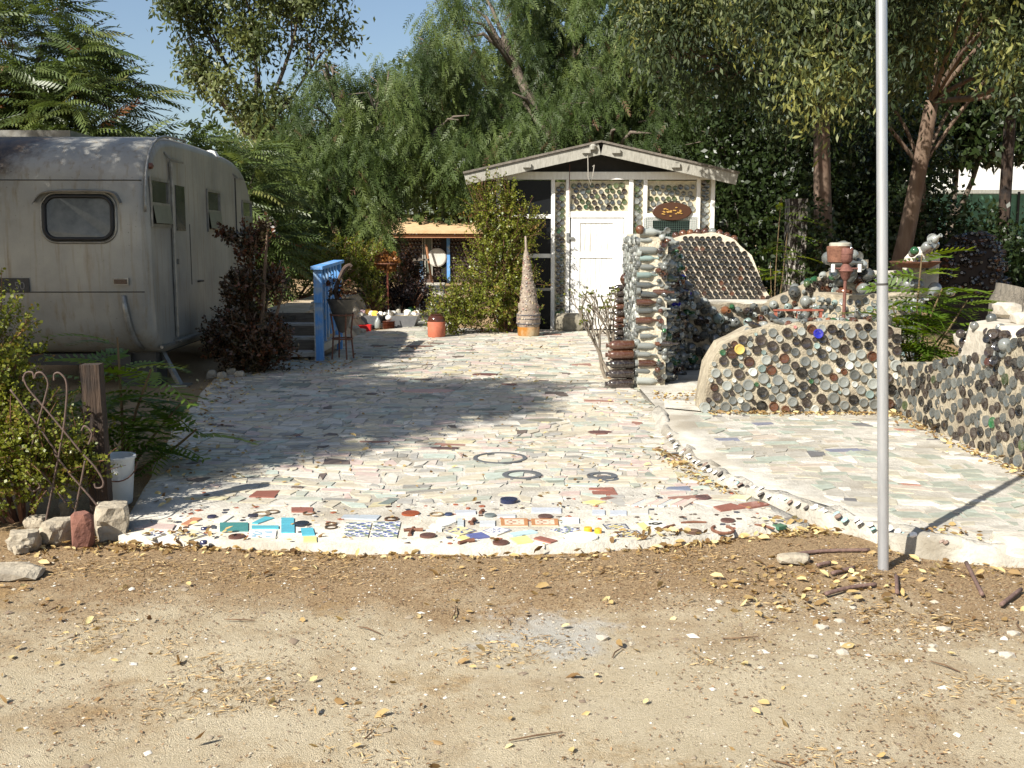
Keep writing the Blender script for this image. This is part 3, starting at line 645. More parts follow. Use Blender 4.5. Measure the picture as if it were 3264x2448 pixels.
# brown jugs stacked against the wing wall
w2b = empty('jug_stack', (1.1, YW + .12, SLAB), 'stack of big brown glass jugs lying on their sides against the wing wall', 'bottle stack')
for k in range(5):
    bottle('growler', 'brown' if k > 2 else 'dark', (xw0 - .005 + random.uniform(-.006, .006), YW + .12, SLAB + .052 + k * .101), (-1, -.04, random.uniform(-.03, .02)), .051, w2b, 'jug')
w2c = empty('bottle_stack', (1.12, 12.2, SLAB), 'narrow stack of brown beer bottles laid flat behind the bare jade plant', 'bottle stack')
zz = SLAB + .03
for k in range(14):
    bottle('side', wpick({'brown': 3, 'dark': 2}), (1.36, 12.1, zz), (-1, -.03, random.uniform(-.04, .04)), .037, w2c); zz += .0745
bottle('bulb', 'brown', (1.30, 12.1, zz + .02), (0, -.3, 1), .06, w2c)
MB().b2(1.22, 1.40, 12.12, 12.3, 0, 1.02).build('mortar', M_bmort, w2c).location = -w2c.location

# curved inner wall: bottle necks pointing out of the mortar
w3 = empty('bottle_wall', (2.6, 12.5, PZ), 'curved inner wall bristling with bottle necks below the honeycomb wall', 'wall')
pl3 = catmull([Vector(p) for p in ((1.60, 10.95, 0), (1.72, 11.5, 0), (1.98, 12.05, 0), (2.4, 12.32, 0), (2.9, 12.40, 0), (3.35, 12.25, 0), (3.62, 11.9, 0), (3.74, 11.6, 0))], 6)
top3 = lambda t: ip(t, [0, .16, .30, .42, .48, .66, .72, .84, 1], [1.58, 1.48, 1.2, .9, .82, .82, .95, 1.15, 1.36])
body, P3, L3 = wall_body('mortar', pl3, top3, 0, .22, pm('shaded_mortar', lin((.50, .46, .39)), lin((.62, .58, .50)), scale=14, rough=.92, bump=.7, bscale=55), w3, w3.location, amp=.03)
C = pack(lambda s, zz, r: zz + r * .4 < top3(s / L3), (0.02, L3 - .02, PZ + .02, 1.6), [(.068, 22), (.052, 120), (.042, 140), (.032, 60)], gap=.001, seed=21, tries=9000, maxn=300)
tab3 = {'clear': 5, 'smoke': 7, 'grey': 4, 'brown': 2.6, 'amber': .7, 'green': 1.5, 'olive': .8, 'dark': 3, 'aqua': 1, 'cobalt': .3, 'rose': .3}
for s, zz, r in C:
    p, nr = P3(s); bottle(wpick({'neck': 6, 'jug': 3, 'bulb': 1.6, 'end': 1}), wpick(tab3), (p.x + nr.x * .025, p.y + nr.y * .025, zz), nr + Vector((0, -.3, .05)), r, w3, tilt=.22)
for k in range(22):
    t = random.choice([random.uniform(.02, .4), random.uniform(.68, 1)]); p, nr = P3(t * L3)
    bottle('bulb', wpick({'clear': 4, 'smoke': 4, 'brown': 2, 'green': .6}), (p.x - nr.x * .08, p.y - nr.y * .08, top3(t)), (random.uniform(-.4, .4), -.4, 1), random.uniform(.035, .06), w3)

# honeycomb wall of brown beer bottle ends
YH = 12.95
w4 = empty('bottle_wall', (2.8, YH, PZ), 'mortar wall of dark beer bottle ends in tidy honeycomb rows', 'wall')
zh = [(663, 305), (668, 240), (684, 235), (716, 233), (735, 240), (752, 256), (765, 290), (775, 305)]
zh = [(at(x, y, YH).x, at(x, y, YH).z) for x, y in zh]; hx0, hx1 = zh[0][0], zh[-1][0]
top4 = lambda x: ip(x, [p[0] for p in zh[1:]], [p[1] for p in zh[1:]])
body, _, _ = wall_body('mortar', [Vector((hx0, YH, 0)), Vector((hx1, YH, 0))], lambda t: top4(hx0 + t * (hx1 - hx0)) + .01, 0, .2, pm('pale_mortar', lin((.74, .69, .60)), lin((.82, .78, .70)), scale=12, rough=.9, bump=.5, bscale=60), w4, w4.location, amp=.006)
row = 0; zz = .86
while zz < 1.64:
    x = hx0 + .05 + (.0345 if row % 2 else 0)
    while x < hx1 - .02:
        if zz + .03 < top4(x): bottle('deep', wpick({'black': 6, 'dark': 4, 'brown': .8}), (x + random.uniform(-.004, .004), YH - .014, zz + random.uniform(-.004, .004)), (0, -1, 0), .0295, w4, tilt=.05)
        x += .069
    zz += .0605; row += 1
for k in range(9):
    x = hx0 + .15 + k * .09; bottle('bulb', wpick({'brown': 3, 'amber': 1, 'smoke': 1}), (x, YH + .08, top4(x) + .02), (random.uniform(-1, 1), -.5, .4), .045, w4)
MB().b2(2.25, 3.45, 12.42, 12.96, .78, .845).build('ledge', M_conc, w4).location = -w4.location

# right-hand wall running away from the camera
w5 = empty('bottle_wall', (3.34, 7.4, PZ), 'long low wall of grey bottle ends along the right of the terrace', 'wall')
ys5 = [5.2, 6.2, 6.9, 7.25, 7.9, 8.6, 9.5]; zt5 = [1.02, .98, .93, .80, .68, .55, .43]
pl5 = [Vector((3.34 + .03 * noise3((0, y, 0), 1), y, 0)) for y in np.linspace(9.6, 5.2, 12)]
top5 = lambda t: ip(9.6 - t * 4.4, ys5, zt5)
body, P5, L5 = wall_body('mortar', pl5, top5, 0, .30, M_bmort, w5, w5.location, amp=.018)
C = pack(lambda s, zz, r: zz + r * .7 < top5(s / L5), (.03, 3.25, PZ + .01, 1.0), [(.040, 130), (.034, 170)], gap=.004, seed=31, tries=9000, maxn=298)
for s, zz, r in C:
    p, nr = P5(s); bottle('end', wpick({'grey': 9, 'smoke': 2, 'dark': 5, 'clear': .5, 'black': 3, 'green': .2, 'olive': 1.0}), (p.x - .006, p.y, zz), (-1, -.12, 0), r, w5, tilt=.12)
C = pack(lambda s, zz, r: zz + r * .7 < top5(s / L5), (3.25, L5 - .02, PZ + .01, 1.0), [(.040, 90), (.034, 60)], gap=.004, seed=32, tries=4000, maxn=150)
m = MB(); PE = PROF['end']
for s, zz, r in C:
    p, nr = P5(s); q = Vector((-1, -.05, 0)).to_track_quat('Z', 'Y').to_matrix(); m.lathe([(a * r, b * r) for a, b in PE], 12, c=Vector((p.x - .006, p.y, zz)) - w5.location, rot=q)
tag(m.build('bottle_ends', glass('grey'), w5, smooth=True), kind='stuff')
M_wcem = pm('white_cement', lin((.74, .71, .65)), lin((.62, .59, .53)), scale=8, rough=.9, bump=.4)
# cement mound with a bottle niche on top of the right wall
w5b = empty('cement_mound', (3.6, 7.5, .7), 'white cement grotto mound with dark glass niche on the right wall', 'sculpture')
rr = rock('cement', (0, 0, .05), (.33, .55, .30), M_wcem, w5b, seed=9, lev=3, rough=.35)
for k in range(16): bottle('end', wpick({'black': 4, 'dark': 3, 'brown': 1}), (3.6 - .30 + random.uniform(0, .06), 7.22 + random.uniform(-.10, .10), .68 + random.uniform(0, .28)), (-1, -.5, .1), .035, w5b, tilt=.3)
for k in range(3): bottle('side', 'black', (3.36, 7.85 - k * .02, .63 + k * .11), (.3, -1, .1), .024, w5b)
for k in range(30): bottle(random.choice(['bulb', 'end']), wpick({'smoke': 4, 'grey': 3, 'dark': 2.5}), (3.4 + random.uniform(-.08, .2), 7.0 + random.uniform(-.5, .9), .80 + random.uniform(0, .2)), (-.6, -.5, .6), random.uniform(.03, .05), w5b, tilt=.5)
for k, (dx, dy, dz, s) in enumerate(((.05, .25, .35, .1), (-.05, -.2, .32, .08), (.15, .0, .38, .09), (-.1, .5, .1, .12))): rock('stone', (dx, dy, dz), (s, s * 1.3, s * .7), M_wcem, w5b, seed=k + 40)

# round planter of bottles behind the post
w6 = empty('round_planter', (3.72, 11.05, PZ), 'round planter drum of upright clear bottles below the rusty lamp', 'planter')
cyl = [Vector((3.72 + .55 * math.cos(a), 11.05 + .5 * math.sin(a), 0)) for a in np.linspace(-math.pi * 1.02, math.pi * .1, 20)]
body, P6, L6 = wall_body('mortar', cyl, lambda t: 1.02, 0, .25, M_bmort, w6, w6.location, amp=.02)
for sgn in (1,):
    rowz = .12; rw = 0
    while rowz < 1.0:
        s = .03 + (.04 if rw % 2 else 0)
        while s < L6 - .03:
            p, nr = P6(s); 
            if rowz > .3 or random.random() < .4: bottle('end' if rowz < .8 else random.choice(['neck', 'end']), wpick({'clear': 5, 'smoke': 5, 'aqua': 1, 'grey': 3, 'milk': 2}), (p.x, p.y, rowz + random.uniform(-.015, .015)), nr, .034, w6, tilt=.15)
            s += .078
        rowz += .075; rw += 1
MB().lathe([(0, .86), (.42, .88), (.5, .93)], 20, c=(3.72, 11.05, 0)).build('cement_top', M_conc, w6).location = -w6.location
# cement and bottle pile standing on the planter
w7 = empty('bottle_pile', (3.95, 11.3, .95), 'ragged cement pile of pale jars and bottles on the round planter', 'sculpture')
rock('cement', (-.05, .1, .12), (.42, .3, .22), M_conc, w7, seed=3, lev=3, rough=.5); rock('cement', (.45, .05, .26), (.2, .2, .36), M_conc, w7, seed=5, lev=3, rough=.5); rock('cement', (-.38, .0, .3), (.16, .16, .2), M_conc, w7, seed=6, lev=3, rough=.5)
for k in range(60):
    x = random.choice([random.gauss(4.38, .12), random.uniform(3.45, 4.2), random.gauss(3.58, .1)]); zz = (.98 + random.uniform(0, .62)) if x > 4.2 else (1.0 + random.uniform(0, .34) * (1.5 if x < 3.7 else .6))
    bottle(random.choice(['bulb', 'neck', 'end', 'jug']), wpick({'smoke': 6, 'clear': 5, 'brown': 1.5, 'green': 1.2, 'grey': 2, 'dark': 1.2}), (x, 11.1 + random.uniform(-.05, .1), zz), (random.uniform(-.9, .9), -1, random.uniform(-.1, .7)), random.uniform(.04, .07), w7, tilt=.4)
bottle('side', 'brown', (3.62, 10.72, 1.08), (1, 0, .05), .03, w7); bottle('side', 'smoke', (3.3, 10.95, 1.33), (1, 0, .0), .05, w7); bottle('bulb', 'smoke', (3.28, 10.95, 1.38), (-1, -.4, .3), .07, w7)
rst = MATS['rust']
MB().lathe([(0, 0), (.16, 0), (.25, .05), (.26, .065), (.16, .02), (0, .02)], 18, c=(.25, -.28, .33)).build('iron_dish', rst, w7)
# rusty lamp post
lp = at(843.5, 322, 10.35); lamp = empty('lamp_post', (lp.x, 10.35, .55), 'rusty iron post carrying an old burner head among the bottle walls', 'lamp')
lb = lambda py: at(843.5, py, 10.35).z - .55
MB().tube([(0, 0, -.1), (0, 0, lb(277))], [.018, .016], 10).build('post', pm('dark_rust', lin((.36, .22, .19)), lin((.45, .30, .25)), scale=40, rough=.8, bump=.3), lamp)
DR = MATS['dark_rust']
MB().lathe([(.016, lb(281)), (.045, lb(277)), (.055, lb(273)), (.075, lb(271)), (.055, lb(268)), (.03, lb(264)), (.05, lb(262)), (.062, lb(260.5)), (.062, lb(254)), (.066, lb(254)), (.066, lb(249)), (.06, lb(248)), (0, lb(248))], 16).build('burner', DR, lamp, autos=40)
MB().lathe([(.07, lb(263)), (.10, lb(262)), (.115, lb(247)), (.10, lb(246)), (0, lb(246))], 16, c=(-.055, .08, 0)).build('can', rst, lamp, autos=40)
MB().lathe([(.0, lb(246)), (.105, lb(246)), (.105, lb(243.5)), (.09, lb(242.5)), (0, lb(242.5))], 16, c=(-.04, .08, 0)).build('lid', pm('pewter', lin((.55, .54, .48)), lin((.68, .66, .6)), scale=20, rough=.5), lamp, autos=40)
for sx in (-1, 1): MB().tube([(sx * .13, -.02, lb(272)), (sx * .13, -.02, lb(264))], .02, 8).build('insulator', pm('white_porcelain', lin((.85, .84, .82)), rough=.3), lamp)
MB().tube([(-.13, -.02, lb(268.5)), (.13, -.02, lb(268.5))], .009, 6).build('crossbar', DR, lamp)
# rusty iron trestle on the wall top
tb = at(800, 318, 10.3); tr = empty('iron_trestle', (tb.x, 10.3, tb.z), 'small red rusted iron trestle standing on the low bottle wall', 'trestle')
RR = pm('red_rust', lin((.50, .26, .20)), lin((.60, .36, .28)), scale=30, rough=.8, bump=.2)
MB().b2(-.26, .22, -.03, .03, .07, .085).build('rail', RR, tr)
for x in (-.24, -.02, .2): MB().b2(x - .012, x + .012, -.02, .02, -.14, .07).build('leg', RR, tr)
wall_body('planter_fill', [Vector((2.05, 9.36, 0)), Vector((3.36, 9.36, 0))], lambda t: ip(t, [0, .25, 1], [.4, tb.z - .13, tb.z - .13]), .02, 1.1, M_bmort, w1, w1.location, amp=.03)
# ------------------------------------------------------------------ shed with bottle panels
YS = 18.3
def SX(d): return at(d / 2.16, 241.5, YS).x          # print x -> metres on the shed front
def SZ(d): return at(512, d / 2.16, YS).z
M_wp = pm('white_paint', lin((.90, .90, .88)), lin((.84, .83, .80)), scale=5, rough=.6, bump=.15, bscale=30, streak=(4, 4, .6))
M_old = pm('weathered_white_paint', lin((.62, .61, .57)), lin((.52, .51, .47)), scale=8, rough=.75, bump=.2, bscale=30, streak=(4, 4, .8))
M_dkint = pm('dark_interior', (.012, .012, .012), rough=.9)
M_wglass = pm('dark_window_glass', (.010, .011, .012), rough=.25, spec=.12)
M_shmort = pm('shed_mortar', lin((.70, .66, .55)), lin((.79, .76, .66)), scale=14, rough=.92, bump=.5, bscale=60)
M_shingle = pm('roof_felt', lin((.36, .34, .31)), lin((.46, .43, .39)), scale=14, rough=.95, bump=.5, bscale=50)
shed = empty('shed', (SX(1300), YS, 0), 'white framed garden shed with bottle-end panels under a low gable roof', 'shed'); so = shed.location
def sbox(name, x0, x1, z0, z1, y0, y1, mat, parent=None, autos=None):
    p = parent or shed; off = so if p is shed else Vector((0, 0, 0))
    m = MB().b2(x0 - so.x, x1 - so.x, y0 - so.y, y1 - so.y, z0 - so.z, z1 - so.z); return m.build(name, mat, p)
LX, RX = SX(1072), SX(1541)
D = 3.2
BZ = SZ(388); BT = SZ(374)
# body behind the face
wl = MB(); wl.b2(LX - so.x + .02, LX - so.x + .12, .08, D, 0, BT); wl.b2(RX - so.x - .12, RX - so.x - .02, .08, D, 0, BT); wl.b2(LX - so.x + .12, RX - so.x - .12, D - .1, D, 0, BT)
wl.build('wall', M_old, shed)
sbox('floor', LX + .12, RX - .12, 0, .06, YS + .1, YS + D - .1, M_dkint)
# mortar panels that hold the bottles
pan = [(1198, 1222, 395, 712), (1230, 1357, 392, 458), (1366, 1388, 392, 712), (1396, 1502, 392, 462), (1510, 1533, 388, 712)]
for i, (a, b, t, bt) in enumerate(pan):
    w, h_ = SX(b) - SX(a), SZ(t) - SZ(bt)
    pn = sbox('bottle_panel', SX(a) - .01, SX(b) + .01, SZ(bt), SZ(t) + .015, YS + .03, YS + .13, M_shmort)
    narrow = w < .3
    cx0, cx1, cz0, cz1 = SX(a) + .01, SX(b) - .01, SZ(bt) + .03, SZ(t) - .01
    tb_ = {'olive': 4, 'dark': 4, 'green': .8, 'grey': 3, 'smoke': 1.5} if i in (0, 1) else {'olive': 3, 'smoke': 4, 'grey': 3, 'dark': 1.5, 'clear': 1}
    if narrow:
        zz = cz0 + .04; kk = 0
        while zz < cz1:
            for c_ in (0, 1):
                r = random.uniform(.042, .05); o = bottle('deep' if random.random() < .6 else 'end', wpick(tb_), (cx0 + (.055 if c_ == 0 else cx1 - cx0 - .055), YS + .015, zz + (.05 if c_ else 0)), (0, -1, 0), r, shed, tilt=.06)
            zz += .102
    else:
        zz = cz0 + .05; kk = 0
        while zz < cz1:
            x = cx0 + .05 + (.052 if kk % 2 else 0)
            while x < cx1 - .03:
                r = random.uniform(.036, .048); bottle('deep' if random.random() < .5 else 'end', wpick(tb_), (x + random.uniform(-.008, .008), YS + .015, zz + random.uniform(-.012, .012)), (0, -1, 0), r, shed, tilt=.08); x += .104
            zz += .092; kk += 1
# white posts and rails
for (a, b, t, bt) in ((1190, 1198, 388, 712), (1222, 1230, 388, 716), (1357, 1366, 388, 716), (1388, 1396, 388, 716), (1502, 1510, 388, 716), (1533, 1541, 388, 716), (1072, 1081, 388, 716)):
    sbox('post', SX(a), SX(b), SZ(bt) if bt > 700 else SZ(bt), SZ(t), YS - .03, YS + .06, M_wp)
sbox('beam', LX - .12, RX, BZ, BT, YS - .05, YS + .07, M_wp)
sbox('beam_trim', LX - .12, RX, BT - .012, BT + .018, YS - .062, YS + .05, M_wp)
sbox('door_header', SX(1230), SX(1357), SZ(470), SZ(457), YS - .035, YS + .05, M_wp)
sbox('window_header', SX(1396), SX(1502), SZ(470), SZ(461), YS - .035, YS + .05, M_wp)
sbox('rail', SX(1081), SX(1190), SZ(472), SZ(463), YS - .02, YS + .05, M_wp); sbox('rail', SX(1081), SX(1190), SZ(557), SZ(548), YS - .02, YS + .05, M_wp); sbox('rail', SX(1081), SX(1190), SZ(628), SZ(622), YS - .02, YS + .05, M_old)
for (t, bt) in ((390, 463), (472, 548), (557, 622), (628, 712)): sbox('pane', SX(1081) + .005, SX(1190) - .005, SZ(bt), SZ(t), YS + .02, YS + .03, M_wglass)
# door
dr = sbox('door', SX(1233), SX(1346), .04, SZ(472), YS - .012, YS + .03, M_wp)
def dbox(name, a, b, t, bt, y0, y1, mat): return sbox(name, SX(a), SX(b), SZ(bt), SZ(t), YS + y0, YS + y1, mat)
for (a, b, t, bt) in ((1233, 1252, 472, 715), (1323, 1346, 472, 715), (1252, 1323, 472, 482), (1252, 1323, 545, 557), (1252, 1323, 625, 640), (1252, 1323, 702, 715)):
    q = MB().b2(SX(a) - so.x, SX(b) - so.x, -.034, -.012, max(.04, SZ(bt)), SZ(t)); q.build('door_rail', M_wp, dr)
M_crk = pm('cracked_white_board', lin((.86, .85, .82)), lin((.70, .68, .63)), scale=7, rough=.8, bump=.6, bscale=24, streak=(6, 6, .35), thr=(.52, .66))
for k in range(6):
    a = 1252 + k * 71 / 6
    for (t, bt) in ((482, 545), (557, 625), (640, 702)):
        q = MB().b2(SX(a) - so.x + .003, SX(a + 71 / 6) - so.x - .003, -.018 - .003 * (k % 2), -.012, SZ(bt), SZ(t)); q.build('board', M_crk, dr)
sbox('door_jamb', SX(1346) + .012, SX(1357), 0.02, SZ(470), YS - .03, YS + .05, M_wp)
q = MB().b2(SX(1223) - so.x, SX(1229) - so.x, -.06, -.03, SZ(522), SZ(503)); q.b2(SX(1229) - so.x, SX(1239) - so.x, -.07, -.045, SZ(517), SZ(512)); q.build('latch', pm('zinc', lin((.62, .62, .6)), lin((.5, .5, .48)), scale=30, rough=.4, metal=.7), shed)
# window with netting
wd = sbox('window', SX(1396) + .0, SX(1502), SZ(600), SZ(470), YS + .03, YS + .05, M_wglass)
for (a, b, t, bt) in ((1396, 1409, 470, 600), (1489, 1502, 470, 600), (1409, 1489, 470, 476)):
    MB().b2(SX(a) - so.x, SX(b) - so.x, -.025, .03, SZ(bt), SZ(t)).build('frame', M_wp, wd)
nm = MB()
for k in range(25):
    x = SX(1390) - so.x + k * .037
    nm.box((x, -.045 + .004 * math.sin(k), (SZ(470) + SZ(560)) / 2), (.005, .004, SZ(470) - SZ(560)))
for k in range(20):
    zz = SZ(470) - k * .037; nm.box(((SX(1390) + SX(1506)) / 2 - so.x, -.045, zz), (SX(1506) - SX(1390), .004, .005))
nm.build('netting', pm('bird_net', (.05, .09, .07), rough=.6), wd)
# gable
pk = SX(1292); pz = SZ(312); el, er, ez = SX(1010), SX(1576), SZ(381)
gb = MB(); gz = lambda x: pz - .2 - (pz - ez) * (abs(x - pk) / ((pk - el) if x < pk else (er - pk)))
gb.add([Vector((LX - so.x, .05, BT)), Vector((RX - so.x, .05, BT)), Vector((RX - so.x, .05, max(BT + .01, gz(RX)) + .06)), Vector((pk - so.x, .05, pz - .12)), Vector((LX - so.x, .05, max(BT + .01, gz(LX)) + .06))], [(0, 1, 2, 3, 4)])
gb.build('gable_panel', pm('dark_board', (.02, .019, .017), (.032, .03, .026), scale=12, rough=.8), shed)
for k in range(7): bottle('end', 'dark', (SX(1485) + k * .085, YS + .03, BT + .06 + .0 * k), (0, -1, 0), .036, shed)
OV = .34
def slope(name, x0, z0, x1, z1, y0, y1, t, mat, parent):
    m = MB(); d = Vector((x1 - x0, 0, z1 - z0)).normalized(); n = Vector((-d.z, 0, d.x)); n = n if n.z > 0 else -n
    a, b = Vector((x0, 0, z0)), Vector((x1, 0, z1)); vs = []
    for y in (y0, y1): vs += [a + Vector((0, y, 0)), b + Vector((0, y, 0)), b + n * t + Vector((0, y, 0)), a + n * t + Vector((0, y, 0))]
    vs = [v - Vector((so.x, so.y, 0)) for v in vs]
    m.add(vs, [(0, 1, 2, 3), (7, 6, 5, 4), (0, 4, 5, 1), (1, 5, 6, 2), (2, 6, 7, 3), (3, 7, 4, 0)]); return m.build(name, mat, parent)
rf = empty('roof'); rf.parent = shed
for (ex, s) in ((el, -1), (er, 1)):
    slope('barge_board', pk + s * .002, pz - .20, ex, ez - .16, YS - OV - .04, YS - OV, .185, M_old, rf)
    slope('felt', pk, pz - .0, ex + s * .05, ez - .012 + .03, YS - OV - .07, YS + D + .25, .035, M_shingle, rf)
    slope('soffit', pk, pz - .03, ex, ez - .022 + .02, YS - OV, YS + D + .2, .02, M_dkint, rf)
    for f in (.28, .72): 
        x = pk + (ex - pk) * (f - .17); z = pz + (ez - pz) * (f - .17); MB().b2(x - so.x - .07, x - so.x + .07, -OV - .09, -OV - .05, z - .12, z - .05).build('rafter_end', M_old, rf)
MB().tube([(SX(1262) - so.x + q * .1, -.36 - .03, pz - .02 - w) for q, w in ((.8, .0), (.2, .2), (.3, .55), (.7, .68), (1.1, .5), (1.3, .35), (1.0, .38))], .008, 6).build('cable', pm('pale_cable', lin((.6, .58, .54)), rough=.6), shed)
MB().lathe([(0, 0), (.05, 0), (.06, .06), (.03, .09), (0, .09)], 10, c=(SX(1275) - so.x, -.40, pz - .12)).build('lamp_socket', M_old, shed)
MB().tube([(SX(1228) - so.x, -.06, SZ(470)), (SX(1229) - so.x, -.06, SZ(355))], .006, 5).build('wire', pm('dark_rust', (.1, .05, .04)), shed)
pq = MB(); pq.lathe([(1, -.02), (1, .01), (.95, .02), (0, .025)], 24, rot=Matrix.Rotation(R(90), 3, 'X'))
o = pq.build('oval_plaque', pm('varnished_wood', lin((.30, .18, .10)), lin((.22, .13, .07)), scale=6, rough=.4, streak=(1, 1, 8)), None); o.location = (SX(1449), YS - .06, SZ(457)); o.scale = (.34, .8, .155)
tag(o, 'oval brown wooden plaque with gilt emblem above the netted window', 'plaque')
g = MB()
for k in range(26):
    a = random.random() * 6.28; r_ = random.random() ** .6; g.lathe([(.07, 0), (.05, .01), (0, .012)], 6, c=(r_ * .55 * math.cos(a), -.03, r_ * .55 * math.sin(a)), rot=Matrix.Rotation(R(90), 3, 'X'))
g.build('gilt_emblem', pm('gold_paint', lin((.75, .6, .32)), lin((.6, .45, .2)), scale=20, rough=.4), o)
sbk = rock('stone_block', (SX(1185) + .35, YS - .35, .18), (.30, .2, .2), pm('pitted_stone', lin((.40, .38, .33)), lin((.56, .53, .46)), scale=8, rough=.95, bump=1, bscale=14), seed=12, lev=3, rough=.2); tag(sbk, 'pitted grey stone block lying by the shed door', 'stone')

# ------------------------------------------------------------------ caravan
TW, TL = 2.2, 5.3
cv = empty('caravan', (-3.72 - 1.1, 10.8, 0), 'weathered grey aluminium caravan with rounded ends', 'caravan', rz=R(1.9))
PR = catmull([Vector(p) for p in ((.62, .345, 0), (.30, .40, 0), (.10, .56, 0), (.03, .8, 0), (.0, 1.1, 0), (.0, 1.6, 0), (.03, 2.0, 0), (.13, 2.33, 0), (.38, 2.56, 0), (.75, 2.665, 0), (1.4, 2.695, 0), (2.6, 2.70, 0), (3.8, 2.67, 0), (4.45, 2.58, 0), (4.9, 2.35, 0), (5.18, 1.95, 0), (5.28, 1.4, 0), (5.27, .9, 0), (5.15, .55, 0), (4.9, .37, 0), (4.5, .345, 0))], 5)
PRn = []
for i, p in enumerate(PR):
    t = (PR[min(i + 1, len(PR) - 1)] - PR[max(i - 1, 0)]).normalized(); PRn.append(Vector((-t.y, t.x, 0)))   # outward or inward, fixed below
if PRn[20].x > 0: PRn = [-v for v in PRn]
def yprof(z):
    a = [(p.y, p.x) for p in PR[:len(PR) // 2] if p.x < 1.0]; return ip(z, [q[0] for q in a], [q[1] for q in a])
rings = [(-1.10, .10), (-1.085, .045), (-1.05, .012), (-1.0, 0), (-.5, 0), (0, 0), (.5, 0), (1.0, 0), (1.05, .012), (1.085, .045), (1.10, .10)]
vs = []; m_ = len(PR)
for x, s in rings: vs += [Vector((x, p.x - n_.x * s, p.y - n_.y * s)) for p, n_ in zip(PR, PRn)]
fs = [(j * m_ + i, j * m_ + (i + 1) % m_, (j + 1) * m_ + (i + 1) % m_, (j + 1) * m_ + i) for j in range(len(rings) - 1) for i in range(m_)]
fs += [tuple(range(m_)), tuple((len(rings) - 1) * m_ + i for i in range(m_ - 1, -1, -1))]
def cv_mat():
    m, n, l, p = _base('aged_aluminium'); p.inputs['Roughness'].default_value = .42; p.inputs['Metallic'].default_value = .15
    tc = n.new('ShaderNodeTexCoord')
    def nz(s, sc=None, d=7, r=.6):
        t = n.new('ShaderNodeTexNoise'); t.inputs['Scale'].default_value = s; t.inputs['Detail'].default_value = d; t.inputs['Roughness'].default_value = r
        if sc: mp = n.new('ShaderNodeMapping'); mp.inputs['Scale'].default_value = sc; l.new(tc.outputs['Object'], mp.inputs[0]); l.new(mp.outputs[0], t.inputs['Vector'])
        else: l.new(tc.outputs['Object'], t.inputs['Vector'])
        return t.outputs['Fac']
    def ramp(src, a, b, ca, cb):
        r = n.new('ShaderNodeValToRGB'); e = r.color_ramp.elements; e[0].position = a; e[1].position = b; e[0].color = (*ca, 1); e[1].color = (*cb, 1); l.new(src, r.inputs[0]); return r.outputs[0]
    def mix(f, a, b):
        x = n.new('ShaderNodeMix'); x.data_type = 'RGBA'; l.new(f, x.inputs[0]); l.new(a, x.inputs[6]); l.new(b, x.inputs[7]); return x.outputs[2]
    base = ramp(nz(1.6), .3, .7, lin((.50, .50, .48)), lin((.64, .63, .59)))
    run = ramp(nz(3.5, (5, 5, .35)), .52, .72, (0,) * 3, (.75,) * 3); c = mix(run, base, ramp(nz(30), .3, .7, lin((.44, .38, .28)), lin((.54, .48, .38))))
    spot = ramp(nz(38, None, 3), .68, .74, (0,) * 3, (.7,) * 3); c = mix(spot, c, ramp(nz(5), 0, 1, lin((.30, .25, .18)), lin((.30, .25, .18))))
    # tar and rotted leaf mat on the roof's far-left end
    sx = n.new('ShaderNodeSeparateXYZ'); l.new(tc.outputs['Object'], sx.inputs[0])
    a1 = n.new('ShaderNodeMath'); a1.operation = 'MULTIPLY_ADD'; l.new(sx.outputs['X'], a1.inputs[0]); a1.inputs[1].default_value = -1.0; l.new(sx.outputs['Z'], a1.inputs[2])
    a2 = n.new('ShaderNodeMath'); a2.operation = 'MULTIPLY_ADD'; l.new(nz(3.2, None, 9, .75), a2.inputs[0]); a2.inputs[1].default_value = 1.1; l.new(a1.outputs[0], a2.inputs[2])
    c = mix(ramp(a2.outputs[0], .0, 1.0, (0,) * 3, (1,) * 3) if False else None or _step(n, l, a2.outputs[0], 3.0, 3.32), c, ramp(nz(16), .3, .75, lin((.13, .11, .09)), lin((.40, .33, .25))))
    l.new(c, p.inputs['Base Color'])
    b = n.new('ShaderNodeBump'); b.inputs['Strength'].default_value = .12; b.inputs['Distance'].default_value = .03; l.new(nz(2.5), b.inputs['Height']); l.new(b.outputs[0], p.inputs['Normal'])
    return m
def _step(n, l, src, a, b):
    mr = n.new('ShaderNodeMapRange'); mr.inputs[1].default_value = a; mr.inputs[2].default_value = b; l.new(src, mr.inputs[0]); return mr.outputs[0]
M_cv = cv_mat()
shell = MB().add(vs, fs).build('shell', M_cv, cv, autos=32)
M_seam = pm('dark_seam', (.05, .048, .042), rough=.8); M_alu = pm('dull_aluminium', lin((.58, .58, .56)), lin((.48, .47, .44)), scale=12, rough=.4, metal=.5)
M_rub = pm('black_rubber', (.012, .012, .012), rough=.6)
for z in (2.17, 1.035): MB().tube([(x, yprof(z) - .0005, z) for x in (-1.0, -.5, 0, .5, 1.04)], .006, 5).build('seam', M_seam, cv)
MB().tube([(1.085, p.x - n_.x * -.012 if False else p.x + n_.x * .004, p.y + n_.y * .004) for p, n_ in list(zip(PR, PRn))[28:52]], .014, 6).build('corner_gutter', M_alu, cv, smooth=True)
